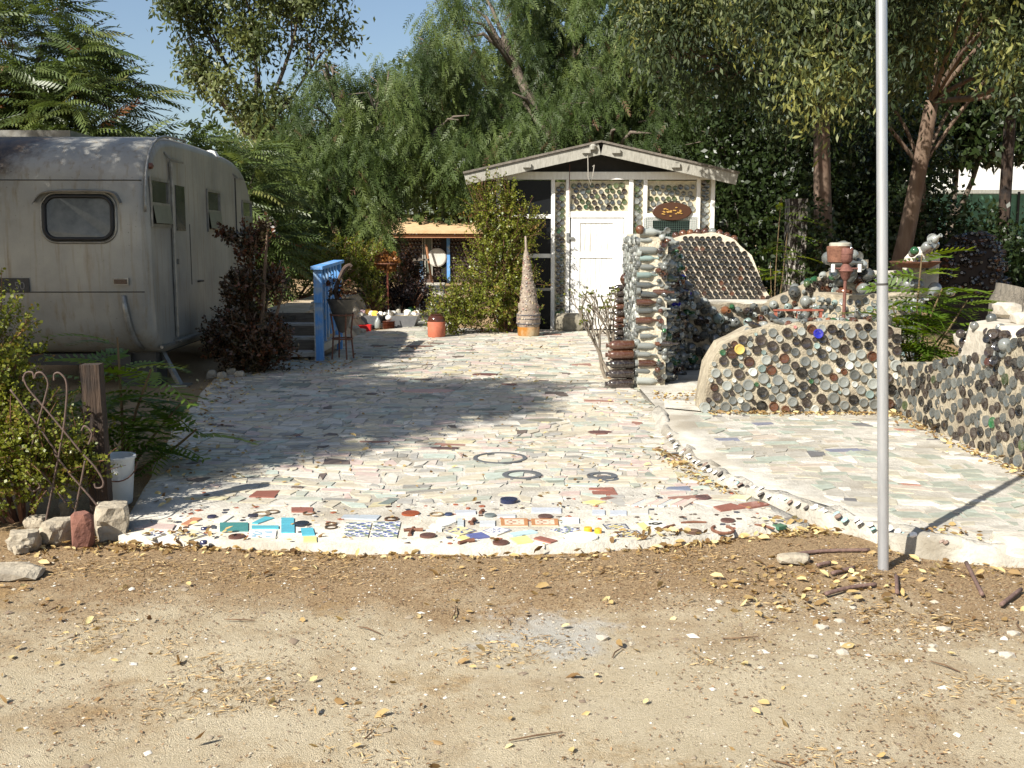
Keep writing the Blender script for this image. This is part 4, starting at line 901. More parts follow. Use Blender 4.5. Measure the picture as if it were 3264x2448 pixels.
# front window with eyebrow
def rrect(x0, x1, z0, z1, r, n=6):
    o = []
    for cx, cz, a0 in ((x1 - r, z1 - r, 0), (x0 + r, z1 - r, 90), (x0 + r, z0 + r, 180), (x1 - r, z0 + r, 270)):
        o += [(cx + r * math.cos(R(a0 + 90 * k / n)), cz + r * math.sin(R(a0 + 90 * k / n))) for k in range(n + 1)]
    return o
def fwin(name, x0, x1, z0, z1):
    P = rrect(x0, x1, z0, z1, .12); m = MB(); m.add([Vector((x, yprof(z) - .012, z)) for x, z in P], [tuple(range(len(P)))])
    pane = m.build(name, pm('dusty_glass', lin((.22, .24, .25)), lin((.42, .43, .42)), scale=3.5, rough=.18, spec=.6, thr=(.4, .75)), cv)
    fr = MB(); loop = [Vector((x, yprof(z) - .018, z)) for x, z in P]; fr.tube(loop + loop[:2], .020, 8); fr.build('rubber_seal', M_rub, pane, smooth=True)
    fr = MB(); P2 = rrect(x0 - .035, x1 + .035, z0 - .035, z1 + .035, .15); loop = [Vector((x, yprof(z) - .004, z)) for x, z in P2]; fr.tube(loop + loop[:2], .014, 8); fr.build('frame', M_alu, pane, smooth=True)
    eb = MB(); pts = [(x0 - .10, z1 - .06), (x0 - .03, z1 + .035), (x0 + .08, z1 + .065), ((x0 + x1) / 2, z1 + .072), (x1 - .06, z1 + .065), (x1 + .04, z1 + .035), (x1 + .10, z1 - .06)]
    q = catmull([Vector((a, 0, b)) for a, b in pts], 5); v = []
    for p in q: v += [Vector((p.x, yprof(p.z) - .0, p.z)), Vector((p.x, yprof(p.z) - .075, p.z - .015)), Vector((p.x, yprof(p.z) - .07, p.z - .028))]
    eb.add(v, [(i * 3 + k, (i + 1) * 3 + k, (i + 1) * 3 + k + 1, i * 3 + k + 1) for i in range(len(q) - 1) for k in range(2)]); eb.build('eyebrow', M_alu, pane)
    return pane
fwin('window', .07, .75, 1.575, 2.005)
# tail lamp, number plate, fender strip
tl = MB().b2(.73, .89, yprof(1.14) - .03, yprof(1.14) + .01, 1.105, 1.18).build('tail_lamp', M_alu, cv); MB().b2(.745, .875, yprof(1.14) - .036, yprof(1.14) - .029, 1.118, 1.166).build('lens', pm('dark_red_lens', (.03, .006, .005), rough=.2), tl)
npl = MB().b2(-.42, -.12, yprof(1.1) - .02, yprof(1.1) - .012, 1.04, 1.18).build('number_plate', pm('blackened_plate', (.02, .02, .02), (.05, .045, .04), scale=10, rough=.6), cv)
tcu = bpy.data.curves.new('plate_text', 'FONT'); tcu.body = '50'; tcu.size = .11; tcu.extrude = .001; t0 = bpy.data.objects.new('plate_number', tcu); COL.objects.link(t0); bpy.context.view_layer.update(); tme = bpy.data.meshes.new_from_object(t0.evaluated_get(bpy.context.evaluated_depsgraph_get())); bpy.data.objects.remove(t0); tx = bpy.data.objects.new('plate_number', tme); COL.objects.link(tx); tx.parent = npl; tx.location = (-.27, yprof(1.1) - .022, 1.065); tx.rotation_euler = (R(90), 0, 0); tme.materials.clear(); tme.materials.append(pm('plate_grey', (.16, .15, .14), rough=.7))
MB().tube([(.83, yprof(1.0) - .02, 1.0), (.84, yprof(.85) - .03, .85), (.86, yprof(.65) - .03, .65), (.89, yprof(.5) - .03, .5), (.93, yprof(.42) - .02, .42)], [.02, .03, .034, .03, .02], 8).build('fender_strip', M_alu, cv, smooth=True)
# side openings
SXL = 1.10
def sb(name, y0, y1, z0, z1, t0, t1, mat, parent=None): return MB().b2(SXL + t0, SXL + t1, y0, y1, z0, z1).build(name, mat, parent or cv)
M_sgl = pm('side_glass', (.03, .032, .032), (.07, .07, .065), scale=3, rough=.12, spec=.6)
def swin(y0, y1, z0, zm, z1):
    w_ = sb('window', y0, y1, z0, z1, -.01, .004, M_sgl)
    for (a, b, c, d) in ((y0 - .02, y0 + .01, z0 - .02, z1 + .02), (y1 - .01, y1 + .02, z0 - .02, z1 + .02), (y0 + .01, y1 - .01, z0 - .02, z0 + .012), (y0 + .01, y1 - .01, z1 - .012, z1 + .02), (y0 + .01, y1 - .01, zm - .014, zm + .014)): sb('frame', a, b, c, d, .004, .02, M_alu, w_)
    lo = MB().add([Vector((SXL + .022, y0 + .012, zm - .01)), Vector((SXL + .022, y1 - .012, zm - .01)), Vector((SXL + .05, y1 - .012, z0 + .02)), Vector((SXL + .05, y0 + .012, z0 + .02))], [(0, 1, 2, 3)]).build('louvre', pm('frosted_pane', lin((.50, .50, .46)), lin((.40, .40, .37)), scale=4, rough=.3), w_)
swin(.14, .77, 1.72, 1.94, 2.19); swin(2.42, 3.06, 1.69, 1.93, 2.18); swin(4.40, 4.98, 1.66, 1.9, 2.12)
dr2 = sb('door', .86, 1.53, .50, 2.42, -.008, .012, M_cv)
sb('window', 1.0, 1.36, 1.67, 2.17, .012, .02, M_sgl, dr2)
MB().tube([(SXL + .02, .83, .50), (SXL + .025, .83, 2.40)], .020, 6).build('door_edge_trim', M_alu, dr2); sb('door_gap', 1.53, 1.56, 1.05, 1.75, .0, .014, M_seam, dr2); sb('door_gap', .86, .872, .5, 1.3, .012, .016, M_seam, dr2)
MB().tube([(SXL + .0, .68, 2.50), (SXL + .045, .72, 2.44), (SXL + .045, 1.25, 2.43)], .013, 6).build('rain_gutter', M_alu, cv); MB().tube([(SXL + .0, 3.9, 2.47), (SXL + .04, 3.97, 2.43), (SXL + .04, 4.35, 2.43)], .013, 6).build('rain_gutter', M_alu, cv)
sb('locker_edge', 3.98, 4.01, 1.55, 2.42, 0, .012, M_seam); sb('handle', 1.84, 2.02, 1.065, 1.085, .0, .035, M_seam); sb('handle', .95, .99, 1.30, 1.36, .01, .04, M_alu, dr2)
MB().lathe([(0, 0), (.035, 0), (.03, .03), (0, .045)], 10, c=(SXL, .16, 2.32), rot=Matrix.Rotation(R(90), 3, 'Y')).build('marker_lamp', pm('rusty_lens', lin((.35, .2, .14)), rough=.4), cv)
sb('sill_strip', .25, 2.4, .425, .455, .0, .03, M_alu); sb('step_plate', .75, 1.7, .455, .475, .0, .09, M_alu)
# chassis, wheels, jack, roof bits
MB().b2(-.75, .75, .35, 4.9, .24, .36).build('chassis', M_seam, cv)
for sx in (-.97, .97):
    wq = MB().lathe([(.16, -.09), (.30, -.09), (.335, -.05), (.335, .05), (.30, .09), (.16, .09), (.16, -.09)], 22, c=(sx, 3.35, .335), rot=Matrix.Rotation(R(90), 3, 'Y')).build('wheel', M_rub, cv, autos=40)
    MB().lathe([(0, .05), (.08, .05), (.16, .02), (.16, -.05), (0, -.05)], 16, c=(sx, 3.35, .335), rot=Matrix.Rotation(R(90), 3, 'Y')).build('hub', M_alu, wq)
MB().bar((.98, .62, .40), (1.24, .45, .0), .05, .05).build('jack_leg', M_alu, cv); MB().b2(1.14, 1.34, .33, .55, .0, .02).build('jack_foot', M_alu, cv)
MB().b2(.62, 1.0, .42, .8, .0, .37).build('support_block', M_seam, cv)
MB().b2(-.9, .0, 1.0, 1.9, 2.69, 2.76).build('roof_vent', M_alu, cv); MB().lathe([(.035, 0), (.035, .1), (0, .1)], 8, c=(.85, 1.9, 2.66)).build('roof_pipe', M_alu, cv); MB().lathe([(.02, 0), (.12, .02), (.08, .09), (0, .11)], 10, c=(1.0, 3.1, 2.62)).build('roof_cap', M_wp, cv)

# ------------------------------------------------------------------ flagpole
fp = gp(883.3, 568.5); tilt = R(2.9)
pole = empty('flagpole', (fp.x, fp.y, 0), 'tall silver metal flagpole standing in the dirt before the terrace', 'pole'); pole.rotation_euler = (0, -tilt, 0)
M_gal = pm('galvanised_steel', lin((.66, .67, .68)), lin((.72, .73, .74)), scale=8, rough=.34, metal=.55, streak=(3, 3, .4))
MB().tube([(0, 0, -.1), (0, 0, 1.36)], .0255, 20, cap=False).build('lower_tube', M_gal, pole, smooth=True); MB().tube([(0, 0, 1.36), (0, 0, 5.4)], .0245, 20, cap=False).build('upper_tube', M_gal, pole, smooth=True)
MB().lathe([(.0245, 5.4), (.035, 5.42), (.05, 5.48), (.035, 5.54), (0, 5.55)], 14).build('finial', M_gal, pole, smooth=True); MB().lathe([(.0262, 1.352), (.0262, 1.362)], 20).build('joint', M_seam, pole)

# ------------------------------------------------------------------ blue rail, steps, raised terrace
M_blue = pm('blue_paint', lin((.30, .52, .76)), lin((.38, .60, .82)), scale=9, rough=.7, bump=.25, bscale=25, streak=(5, 5, .6), c3=lin((.62, .66, .66)), s3=5)
M_wpo = pm('chipped_white_wood', lin((.74, .74, .71)), lin((.60, .58, .53)), scale=9, rough=.8, bump=.4, bscale=25, streak=(.8, 6, 6))
yard = MB().b2(-3.70, -2.95, 14.35, 20.3, -.05, .55).build('raised_yard', pm('yard_dirt', lin((.62, .55, .44)), lin((.74, .68, .58)), scale=5, rough=.95, bump=.4)); tag(yard, kind='structure')
stp = empty('wooden_steps', (-2.9, 13.45, 0), 'chipped white wooden steps up to the yard beside the blue rail', 'steps')
for k, (y, z) in enumerate(((13.45, .14), (13.78, .30), (14.1, .455))):
    MB().b2(-.75, .36, y - 13.45 - .0, y - 13.45 + .26, z - .06, z).build('tread', M_wpo, stp)
    MB().b2(-.75, .36, y - 13.45 + .25, y - 13.45 + .268, z, z + .13).build('riser', pm('grey_wood', lin((.34, .31, .27)), lin((.44, .41, .36)), scale=8, rough=.85, streak=(.6, 6, 6)), stp)
for x in (-.7, .31): MB().add([Vector((x + a, y, z)) for a in (0, .04) for y, z in ((.02, 0), (.9, 0), (.9, .42), (.02, .10))], [(0, 1, 2, 3), (7, 6, 5, 4), (0, 4, 5, 1), (1, 5, 6, 2), (2, 6, 7, 3), (3, 7, 4, 0)]).build('stringer', MATS['grey_wood'], stp)
rl = empty('blue_railing', (-2.46, 13.4, 0), 'sky blue painted wooden rail with posts beside the steps', 'railing')
pst = MB().b2(-.045, .045, -.045, .045, 0, 1.2); pst.build('post', M_blue, rl)
MB().b2(-.06, -.046, -.05, .05, 0, .95).build('post_face', M_wpo, rl)
MB().b2(-.05, .05, -.07, -.047, .78, 1.22).build('post_board', M_blue, rl)
MB().b2(-.045, .045, 1.45, 1.54, 0, 1.25).build('post', M_blue, rl)
MB().add([Vector((x, y, z)) for x in (-.075, .075) for y, z in ((-.12, 1.20), (1.62, 1.25), (1.62, 1.29), (-.12, 1.24))], [(0, 1, 2, 3), (7, 6, 5, 4), (0, 4, 5, 1), (1, 5, 6, 2), (2, 6, 7, 3), (3, 7, 4, 0)]).build('handrail', M_blue, rl)
for k in range(6): MB().b2(-.012, .012, .16 + k * .22, .24 + k * .22, .22 + k * .03, 1.22).build('slat', M_blue, rl)
MB().b2(-.03, .03, .045, 1.45, .14, .24).build('bottom_rail', M_wpo, rl)

# ------------------------------------------------------------------ plant stand with cone pot
ps = gp(343, 361.5); stand = empty('plant_stand', (ps.x, ps.y, SLAB), 'rusty iron plant stand beside the blue rail', 'plant stand')
for k in range(4):
    a = .5 + k * math.pi / 2; MB().tube([(.15 * math.cos(a), .15 * math.sin(a), -.03), (.12 * math.cos(a), .12 * math.sin(a), .35), (.15 * math.cos(a), .15 * math.sin(a), .60)], .011, 6).build('leg', rst, stand)
for z, r_ in ((.58, .15), (.27, .13)): MB().tube([(r_ * math.cos(a), r_ * math.sin(a), z) for a in np.linspace(0, 6.4, 18)], .011, 6).build('ring', rst, stand)
ct = empty('cone_pot', (ps.x, ps.y, SLAB + .36), 'dark cone shaped metal pot with withered plants in the plant stand', 'pot')
MB().lathe([(0, -.02), (.05, 0), (.185, .40), (.195, .42), (.18, .42), (.17, .36), (0, .35)], 18).build('cone', pm('dark_metal_pot', lin((.27, .25, .22)), lin((.35, .33, .29)), scale=12, rough=.6), ct, autos=40)
MB().tube(catmull([(-.05, 0, .35), (-.07, 0, .55), (.02, .02, .78), (.10, .0, .86), (.14, 0, .84)], 5), [.028] * 14 + [.022] * 7, 7).build('withered_stem', pm('dry_stem', lin((.24, .19, .16)), lin((.34, .28, .24)), scale=20, rough=.9), ct)

# ------------------------------------------------------------------ shrine bits
def thing(name, loc, label, cat, group=None): return empty(name, loc, label, cat, group)
p = gp(359, 333.0); rb = thing('red_box', (p.x, p.y, SLAB), 'bright red rectangular planter box before the grey trough', 'planter')
M_red = pm('red_paint', lin((.78, .12, .10)), lin((.68, .10, .08)), scale=8, rough=.5)
for a in ((-.21, .21, -.09, -.075, 0, .11), (-.21, .21, .075, .09, 0, .11), (-.21, -.195, -.075, .075, 0, .11), (.195, .21, -.075, .075, 0, .11), (-.195, .195, -.075, .075, .0, .08)): MB().b2(*a).build('panel', M_red, rb)
p = gp(389, 330.8); pp = thing('saucer_stack', (p.x, p.y, SLAB), 'stack of brown glazed saucers topped by a white ball', 'saucers')
M_sau = pm('brown_glaze', lin((.40, .22, .15)), lin((.30, .16, .11)), scale=10, rough=.25)
for k in range(5): MB().lathe([(0, 0), (.09, 0), (.118 - .004 * (k % 2), .028), (.112, .03), (0, .012)], 20, c=(0, 0, k * .027)).build('saucer', M_sau, pp, autos=40)
MB().lathe([(0, 0), (.035, .005), (.06, .04), (.055, .075), (.03, .095), (.01, .1), (.008, .19), (0, .19)], 14, c=(0, 0, .147)).build('ball', pm('white_porcelain', lin((.85, .84, .82)), rough=.3), pp, smooth=True)
p = gp(378, 330.2); gj = thing('glass_jug', (p.x, p.y, SLAB), 'round clear glass jug beside the saucer stack', 'jug')
MB().lathe([(0, 0), (.05, .0), (.06, .02), (.06, .1), (.045, .15), (.02, .18), (.018, .26), (.024, .26), (.024, .275), (0, .275)], 16).build('jug_body', glass('clear'), gj, smooth=True)
p = gp(376, 330); tg = thing('trough', (p.x, p.y + .3, SLAB), 'long dark grey trough filled with white curios beside the path', 'trough')
M_tr = pm('grey_trough', lin((.36, .37, .38)), lin((.46, .46, .46)), scale=6, rough=.5)
for (x0, x1) in ((-.62, .12), (.16, .74)):
    prof = [(x0 + .08, -.25, 0), (x1 - .08, -.25, 0), (x1, -.3, .22), (x0, -.3, .22)]; prb = [(a, -b + .1, c) for a, b, c in prof]
    MB().add([Vector(q) for q in prof + prb], [(0, 1, 2, 3), (5, 4, 7, 6), (1, 5, 6, 2), (4, 0, 3, 7), (0, 4, 5, 1)]).build('basin', M_tr, tg); MB().b2(x0 + .03, x1 - .03, -.26, .36, .15, .19).build('soil', M_dirt, tg)
cur_cols = [(.88, .87, .83), (.9, .88, .85), (.84, .82, .76), (.88, .74, .74), (.9, .72, .3), (.62, .6, .54), (.45, .42, .36), (.72, .5, .4), (.8, .84, .8)]
cur_lab = ['white', 'chalky', 'cream', 'pink', 'yellow', 'grey', 'brown', 'terracotta', 'pale green']
for k in range(46):
    a = random.random(); x = tg.location.x - .55 + a * 1.2; y = tg.location.y - .22 + random.uniform(0, .5) + a * .5; ci = random.choice([0, 0, 0, 1, 1, 2, 3, 4, 5, 6, 7, 8]); s = random.uniform(.03, .075)
    o = rock('curio_stone', (x, y, .21 + random.uniform(0, .06)), (s, s * random.uniform(.7, 1.1), s * random.uniform(.7, 1.3)), pm('curio_%d' % ci, lin(cur_cols[ci]), rough=.55), seed=k + 60, lev=1 if s < .04 else 2, rough=.5); tag(o, cur_lab[ci] + ' curio stone heaped in the grey trough', 'curio', cur_lab[ci] + ' curios in the trough')
for k in range(26):
    x = -2.45 + random.uniform(0, .55); y = 18.6 + random.uniform(0, 1.6); ci = random.choice([0, 1, 2, 5, 6, 7, 8, 4]); s = random.uniform(.04, .09)
    o = rock('garden_stone', (x - .15, y, .03 + s * .5), (s, s, s * random.uniform(.7, 1.4)), pm('curio_%d' % ci, lin(cur_cols[ci]), rough=.55), seed=k + 160, lev=2, rough=.5); tag(o, cur_lab[ci] + ' garden stone edging the path below the iron dish', 'stone', cur_lab[ci] + ' stones edging the path')
p = at(388, 303, 19.6); bb = thing('bird_bath', (p.x, 19.6, .02), 'rusty dish on a thin pole heaped with an orange dome of leaves', 'bird bath')
rz_ = at(388, 264.9, 19.6).z - .02
MB().tube([(0, 0, -.05), (0, 0, rz_)], .018, 8).build('pole', RR, bb); MB().lathe([(.02, rz_ - .03), (.12, rz_ - .01), (.215, rz_ + .02), (.215, rz_ + .035), (0, rz_ + .03)], 20).build('dish', rst, bb, autos=30)
# brown jar
p = gp(436, 339.8); jar = thing('stoneware_jar', (p.x, p.y + .14, SLAB), 'terracotta stoneware jar with dark brown glazed shoulder on the paving', 'jar')
MB().lathe([(0, 0), (.13, 0), (.142, .02), (.143, .25), (.139, .257)], 24).build('clay_body', pm('terracotta', lin((.70, .40, .29)), lin((.64, .35, .25)), scale=9, rough=.75, bump=.1), jar, autos=40)
MB().lathe([(.142, .25), (.144, .27), (.135, .31), (.105, .345), (.092, .35), (.10, .36), (.10, .37), (.08, .37), (.075, .33), (0, .32)], 24).build('glazed_shoulder', pm('dark_glaze', lin((.22, .13, .10)), lin((.32, .19, .14)), scale=8, rough=.15), jar, autos=50)
# cone sculpture on a pot
p = gp(528.6, 338.7); cs = thing('cone_sculpture', (p.x, p.y + .17, SLAB), 'tall tapering cone sculpture of shells and mortar on an ochre pot', 'sculpture')
MB().lathe([(0, 0), (.16, 0), (.175, .02), (.178, .15), (.165, .155), (0, .15)], 22).build('ochre_pot', pm('ochre_glaze', lin((.66, .44, .16)), lin((.52, .34, .12)), scale=5, rough=.4, c3=lin((.76, .68, .54)), s3=3), cs, autos=40)
cp_ = [(.17, .14), (.185, .2), (.19, .3), (.185, .36), (.155, .40), (.165, .44), (.165, .5), (.14, .56), (.13, .7), (.115, .8), (.09, .9), (.075, 1.05), (.06, 1.2), (.045, 1.32), (.02, 1.4), (.016, 1.6), (0, 1.61)]
sh = MB().lathe(cp_, 26)
sh.v = [(x * (1 + .05 * noise3((x, y, z), 14)) - .05 * max(0, z - .6) , y * (1 + .05 * noise3((x, y, z), 14)), z) for x, y, z in sh.v]
sh.build('mortar_cone', pm('grey_brown_mortar', lin((.46, .41, .36)), lin((.58, .53, .47)), scale=14, rough=.9, bump=.6), cs, smooth=True)
q = MB()
for k in range(420):
    z = random.uniform(.17, 1.3); r_ = ip(z, [c[1] for c in cp_], [c[0] for c in cp_]); a = random.random() * 6.283; s = random.uniform(.009, .02)
    q.lathe([(s, -s), (s * .9, s * .35), (0, s * .6)], 5, c=(r_ * math.cos(a) - .05 * max(0, z - .6), r_ * math.sin(a), z), rot=Vector((math.cos(a), math.sin(a), .1)).to_track_quat('Z', 'Y').to_matrix(), col=random.choice([lin((.62, .58, .52)), lin((.52, .48, .44)), lin((.33, .30, .28)), lin((.60, .46, .41)), lin((.42, .35, .31)), lin((.68, .62, .5))]))
tag(q.build('shells', attr_mat('shell_bits', rough=.4, dirt=.15), cs), kind='stuff')
for k, z in enumerate((.205, .285, .345)): MB().tube([(.189 * math.cos(a), .189 * math.sin(a), z) for a in np.linspace(0, 6.4, 26)], .009, 5).build('band', pm('slate_band', lin((.30, .30, .32)), rough=.6), cs)
# green bottle edging along the far path
eg = 0
for k in range(20):
    f = k / 19; x = -1.83 - .95 * f - .15; y = 19.8 + 11 * f
    o = MB().lathe([(.09, -.05), (.09, .16), (.07, .2), (.03, .24), (0, .24)], 8).build('edging_bottle', glass('green'), None, smooth=True); o.location = (x + .05, y, tz(x, y) + .02); tag(o, 'green glass bottle set upright to edge the far path', 'bottle', 'green bottles edging the far path')

# ------------------------------------------------------------------ far bottle house
YH2 = 35.0; gz2 = tz(0, YH2)
fh = thing('bottle_house', (-2.2, YH2, gz2), 'small far house of brown bottles with tan flat roof and blue door posts', 'house')
def HX(d): return at(d / 2.16, 241.5, YH2).x + 2.2
def HZ(d): return at(512, d / 2.16, YH2).z - gz2
hwz = HZ(508)
MB().b2(-3.3, 3.4, 0, 3.5, -.1, hwz).build('wall', pm('brown_bottle_mortar', lin((.27, .21, .18)), lin((.36, .29, .25)), scale=10, rough=.8, bump=.4), fh)
q = MB()
for i in range(44):
    for j in range(13):
        x = HX(880) + i * .115 + (.055 if j % 2 else 0) - 1.2; z = .06 + j * .125
        if z < hwz - .05 and not (HX(921) < x < HX(932)) : q.lathe([(.05, -.05), (.05, .03), (.03, .05), (0, .03)], 7, c=(x, 0, z), rot=Vector((0, -1, 0)).to_track_quat('Z', 'Y').to_matrix())
tag(q.build('bottle_ends', glass('dark'), fh, smooth=True), kind='stuff')
rfz = HZ(498)
MB().add([Vector(v) for v in ((-3.6, -.7, rfz), (3.7, -.7, rfz - .03), (3.7, 4.4, rfz + .62), (-3.6, 4.4, rfz + .62), (-3.6, -.7, rfz - .09), (3.7, -.7, rfz - .12), (3.7, 4.4, rfz + .53), (-3.6, 4.4, rfz + .53))], [(0, 1, 2, 3), (7, 6, 5, 4), (0, 4, 5, 1), (1, 5, 6, 2), (2, 6, 7, 3), (3, 7, 4, 0)]).build('roof', pm('tan_roofing', lin((.70, .58, .42)), lin((.78, .66, .50)), scale=5, rough=.9, bump=.2), fh)
MB().b2(-3.4, 3.5, -.6, -.5, rfz - .24, rfz - .13).build('fascia', pm('orange_wood', lin((.66, .48, .34)), lin((.56, .38, .27)), scale=8, rough=.8, streak=(.5, 6, 6)), fh)
wn = MB().b2(HX(915), HX(933), -.06, -.03, HZ(590), HZ(514)).build('window', pm('greenish_glass', lin((.30, .33, .30)), lin((.4, .42, .38)), scale=3, rough=.2), fh)
for a in (912, 917, 932): MB().b2(HX(a), HX(a + 2.4), -.10, -.06, HZ(596), HZ(512)).build('window_frame', M_old, wn)
MB().b2(HX(953), HX(966), -.05, -.02, HZ(598), HZ(516)).build('doorway', M_dkint, fh); MB().b2(HX(965), HX(972), -.1, -.02, -.02, HZ(512)).build('door_post', M_blue, fh)
MB().b2(HX(911), HX(918), -.9, -.8, -.02, HZ(560)).build('table_leg', M_blue, fh); MB().b2(HX(898), HX(930), -1.2, -.6, HZ(562), HZ(558)).build('table_top', MATS['grey_wood'], fh)
MB().lathe([(0, -.02), (.31, -.02), (.31, .04), (.27, .06), (0, .05)], 22, c=(HX(944.5), -.08, HZ(556)), rot=Vector((0, -1, 0)).to_track_quat('Z', 'Y').to_matrix()).build('round_plate', pm('pale_enamel', lin((.70, .69, .66)), lin((.78, .77, .73)), scale=4, rough=.4), fh)
MB().bar((HX(922), -.3, HZ(528)), (HX(935), -.6, 0.02), .05).build('leaning_pole', MATS['orange_wood'], fh)
ch = MB().b2(HX(1008), HX(1028), 1.5, 2.3, rfz + .1, HZ(455)).build('chimney', pm('red_brick', lin((.50, .28, .22)), lin((.42, .22, .17)), scale=6, rough=.9), fh)

# ------------------------------------------------------------------ left foreground: post, bucket, rocks, scrolled iron
pp_ = at(94.5, 364, 5.7); post = MB(); post.b2(-.058, .058, -.05, .05, -.05, pp_.z); post.b2(-.02, -.016, -.051, -.05, -.0, pp_.z)
wp = MB().box((0, 0, pp_.z / 2 - .03), (.10, .10, pp_.z + .06)).build('wooden_post', pm('dark_old_wood', lin((.17, .13, .10)), lin((.27, .21, .16)), scale=7, rough=.9, bump=.8, bscale=22, streak=(6, 6, .4), c3=lin((.10, .08, .07)), s3=6)); wp.location = (pp_.x, 5.7, 0); wp.rotation_euler = (0, R(-1), .12); tag(wp, 'short dark weathered wooden post by the bushes', 'post')
bp = gp(112, 508); bk = thing('bucket', (bp.x + .0, bp.y + .08, SLAB - .02), 'white plastic bucket standing behind the wooden post', 'bucket')
MB().lathe([(0, .0), (.085, 0), (.09, .01), (.112, .27), (.12, .272), (.12, .287), (.106, .287), (.085, .02), (0, .02)], 24).build('pail', pm('white_plastic', lin((.82, .83, .82)), lin((.76, .77, .75)), scale=6, rough=.45), bk, autos=40)
MB().tube([(.121 * math.cos(a), .121 * math.sin(a) , .255 - .10 * max(0, math.sin(a - 3.6))) for a in np.linspace(3.6, 6.6, 14)], .004, 5).build('wire_handle', rst, bk)
MR = pm('broken_concrete', lin((.54, .50, .43)), lin((.69, .65, .57)), scale=8, rough=.95, bump=.8, bscale=26, c3=lin((.46, .43, .38)), s3=3)
def zl(zx, zy): return ((zx / 1.844) / 3.1875, (1000 + zy / 1.844) / 3.1875)
for k, (x0, x1, y0, y1, lab) in enumerate(((0, 175, 1300, 1420, 'blocky pale concrete lump at the edge of the green bush'), (200, 395, 1225, 1375, 'jagged pale concrete chunk behind the scrolled iron'), (500, 740, 1130, 1335, 'big rounded concrete boulder beside the white bucket'), (110, 240, 1210, 1310, 'small grey stone tucked under the green bush'), (30, 110, 1385, 1440, 'small broken stone lying before the concrete lump'), (300, 420, 1110, 1200, 'shaded grey stone behind the scrolled iron'))):
    c = gp(*zl((x0 + x1) / 2, y1)); sc_ = c.y / 1050 / 5.88 * 1.05; o = rock('concrete_rubble', (c.x, c.y + .1, (y1 - y0) * sc_ * .42), ((x1 - x0) * sc_ * .62, (x1 - x0) * sc_ * .5, (y1 - y0) * sc_ * .66), MR, seed=k + 20, lev=3, rough=.4); o.rotation_euler = (0, 0, k); tag(o, lab, 'rubble')
c = gp(*zl(465, 1385)); o = rock('brick_lump', (c.x, c.y + .06, .08), (.07, .05, .13), pm('pink_brick', lin((.50, .34, .28)), lin((.42, .28, .24)), scale=7, rough=.9, bump=.4), seed=33, lev=2); o.rotation_euler = (.2, 0, .3); tag(o, 'upright pinkish brick lump behind the scrolled iron', 'brick')
c = gp(*zl(60, 1530)); o = rock('flat_stone', (c.x - .02, c.y, .015), (.22, .12, .035), MR, seed=50, lev=2); tag(o, 'flat pale stone lying on the dirt at the left', 'stone')
ir = thing('scrolled_iron', (gp(*zl(420, 1390)).x, 5.42, 0), 'rusted scrolled wrought iron panel leaning in the green bush', 'ironwork')
def ipt(zx, zy, dy=0): q = at(*zl(zx, zy - (zy - 340) * .045), 5.42 + dy); return q - ir.location
M_ir = pm('brown_iron', lin((.27, .22, .19)), lin((.36, .29, .25)), scale=30, rough=.7, bump=.2)
for pts in ([(135, 400), (150, 350), (190, 345), (200, 385)], [(205, 380), (215, 350), (250, 350), (282, 410), (265, 500), (215, 690), (165, 900), (152, 1010), (190, 1075), (235, 1050), (220, 1020), (195, 1030)],
            [(318, 395), (320, 355), (355, 352), (392, 420), (382, 620), (350, 830), (310, 1050), (268, 1280), (262, 1420)], [(478, 705), (500, 675), (540, 720), (520, 790)],
            [(500, 890), (480, 1000), (450, 1160), (432, 1260), (420, 1340), (445, 1385), (485, 1375), (490, 1345)], [(20, 715), (75, 720), (90, 690)], [(75, 690), (90, 760), (170, 870), (300, 1030), (390, 1150)],
            [(310, 830), (420, 980), (560, 1150), (690, 1340)], [(490, 850), (560, 930), (605, 1010), (600, 1050), (565, 1055), (555, 1030)], [(480, 1390), (500, 1330), (540, 1330), (552, 1370), (535, 1400)], [(60, 450), (200, 640), (340, 850)], [(135, 370), (170, 450), (300, 610), (480, 840)]):
    MB().tube(catmull([ipt(*p) for p in pts], 7), .0055, 6).build('scroll_bar', M_ir, ir, smooth=True)
# rebar pieces in the dirt by the flagpole
def zr(zx, zy): return ((2000 + zx / 1.75) / 3.1875, (1250 + zy / 1.75) / 3.1875)
for k, (pts, lab) in enumerate((([(880, 925), (960, 900), (1120, 885), (1350, 880)], 'long bent rusty rebar lying left of the flagpole'), ([(1060, 965), (1130, 950)], 'short rusty rebar stub in the leaves left of the flagpole'), ([(1140, 1010), (1265, 978)], 'rusty rebar half buried in yellow leaves'), ([(1105, 1125), (1240, 1090), (1385, 1072)], 'rusty rebar lying before the flagpole'), ([(1500, 1020), (1505, 1120)], 'short rebar pointing at the flagpole foot'), ([(1890, 950), (1980, 1130)], 'rusty rebar slanting below the white concrete block'), ([(2085, 1185), (2195, 1100)], 'rusty rebar near the end of the kerb'))):
    P = [gp(*zr(*p), .012) for p in pts]; o = MB().tube([p - P[0] for p in catmull(P, 5)], .0095, 7).build('rebar', pm('brown_rebar', lin((.36, .28, .25)), lin((.46, .37, .33)), scale=40, rough=.85, bump=.4), None, smooth=True); o.location = P[0]; tag(o, lab, 'rebar')
c = gp(*zr(925, 950)); o = rock('bleached_stone', (c.x, c.y, .02), (.1, .05, .03), MR, seed=77, lev=2); tag(o, 'bleached flat stone beside the bent rebar', 'stone')
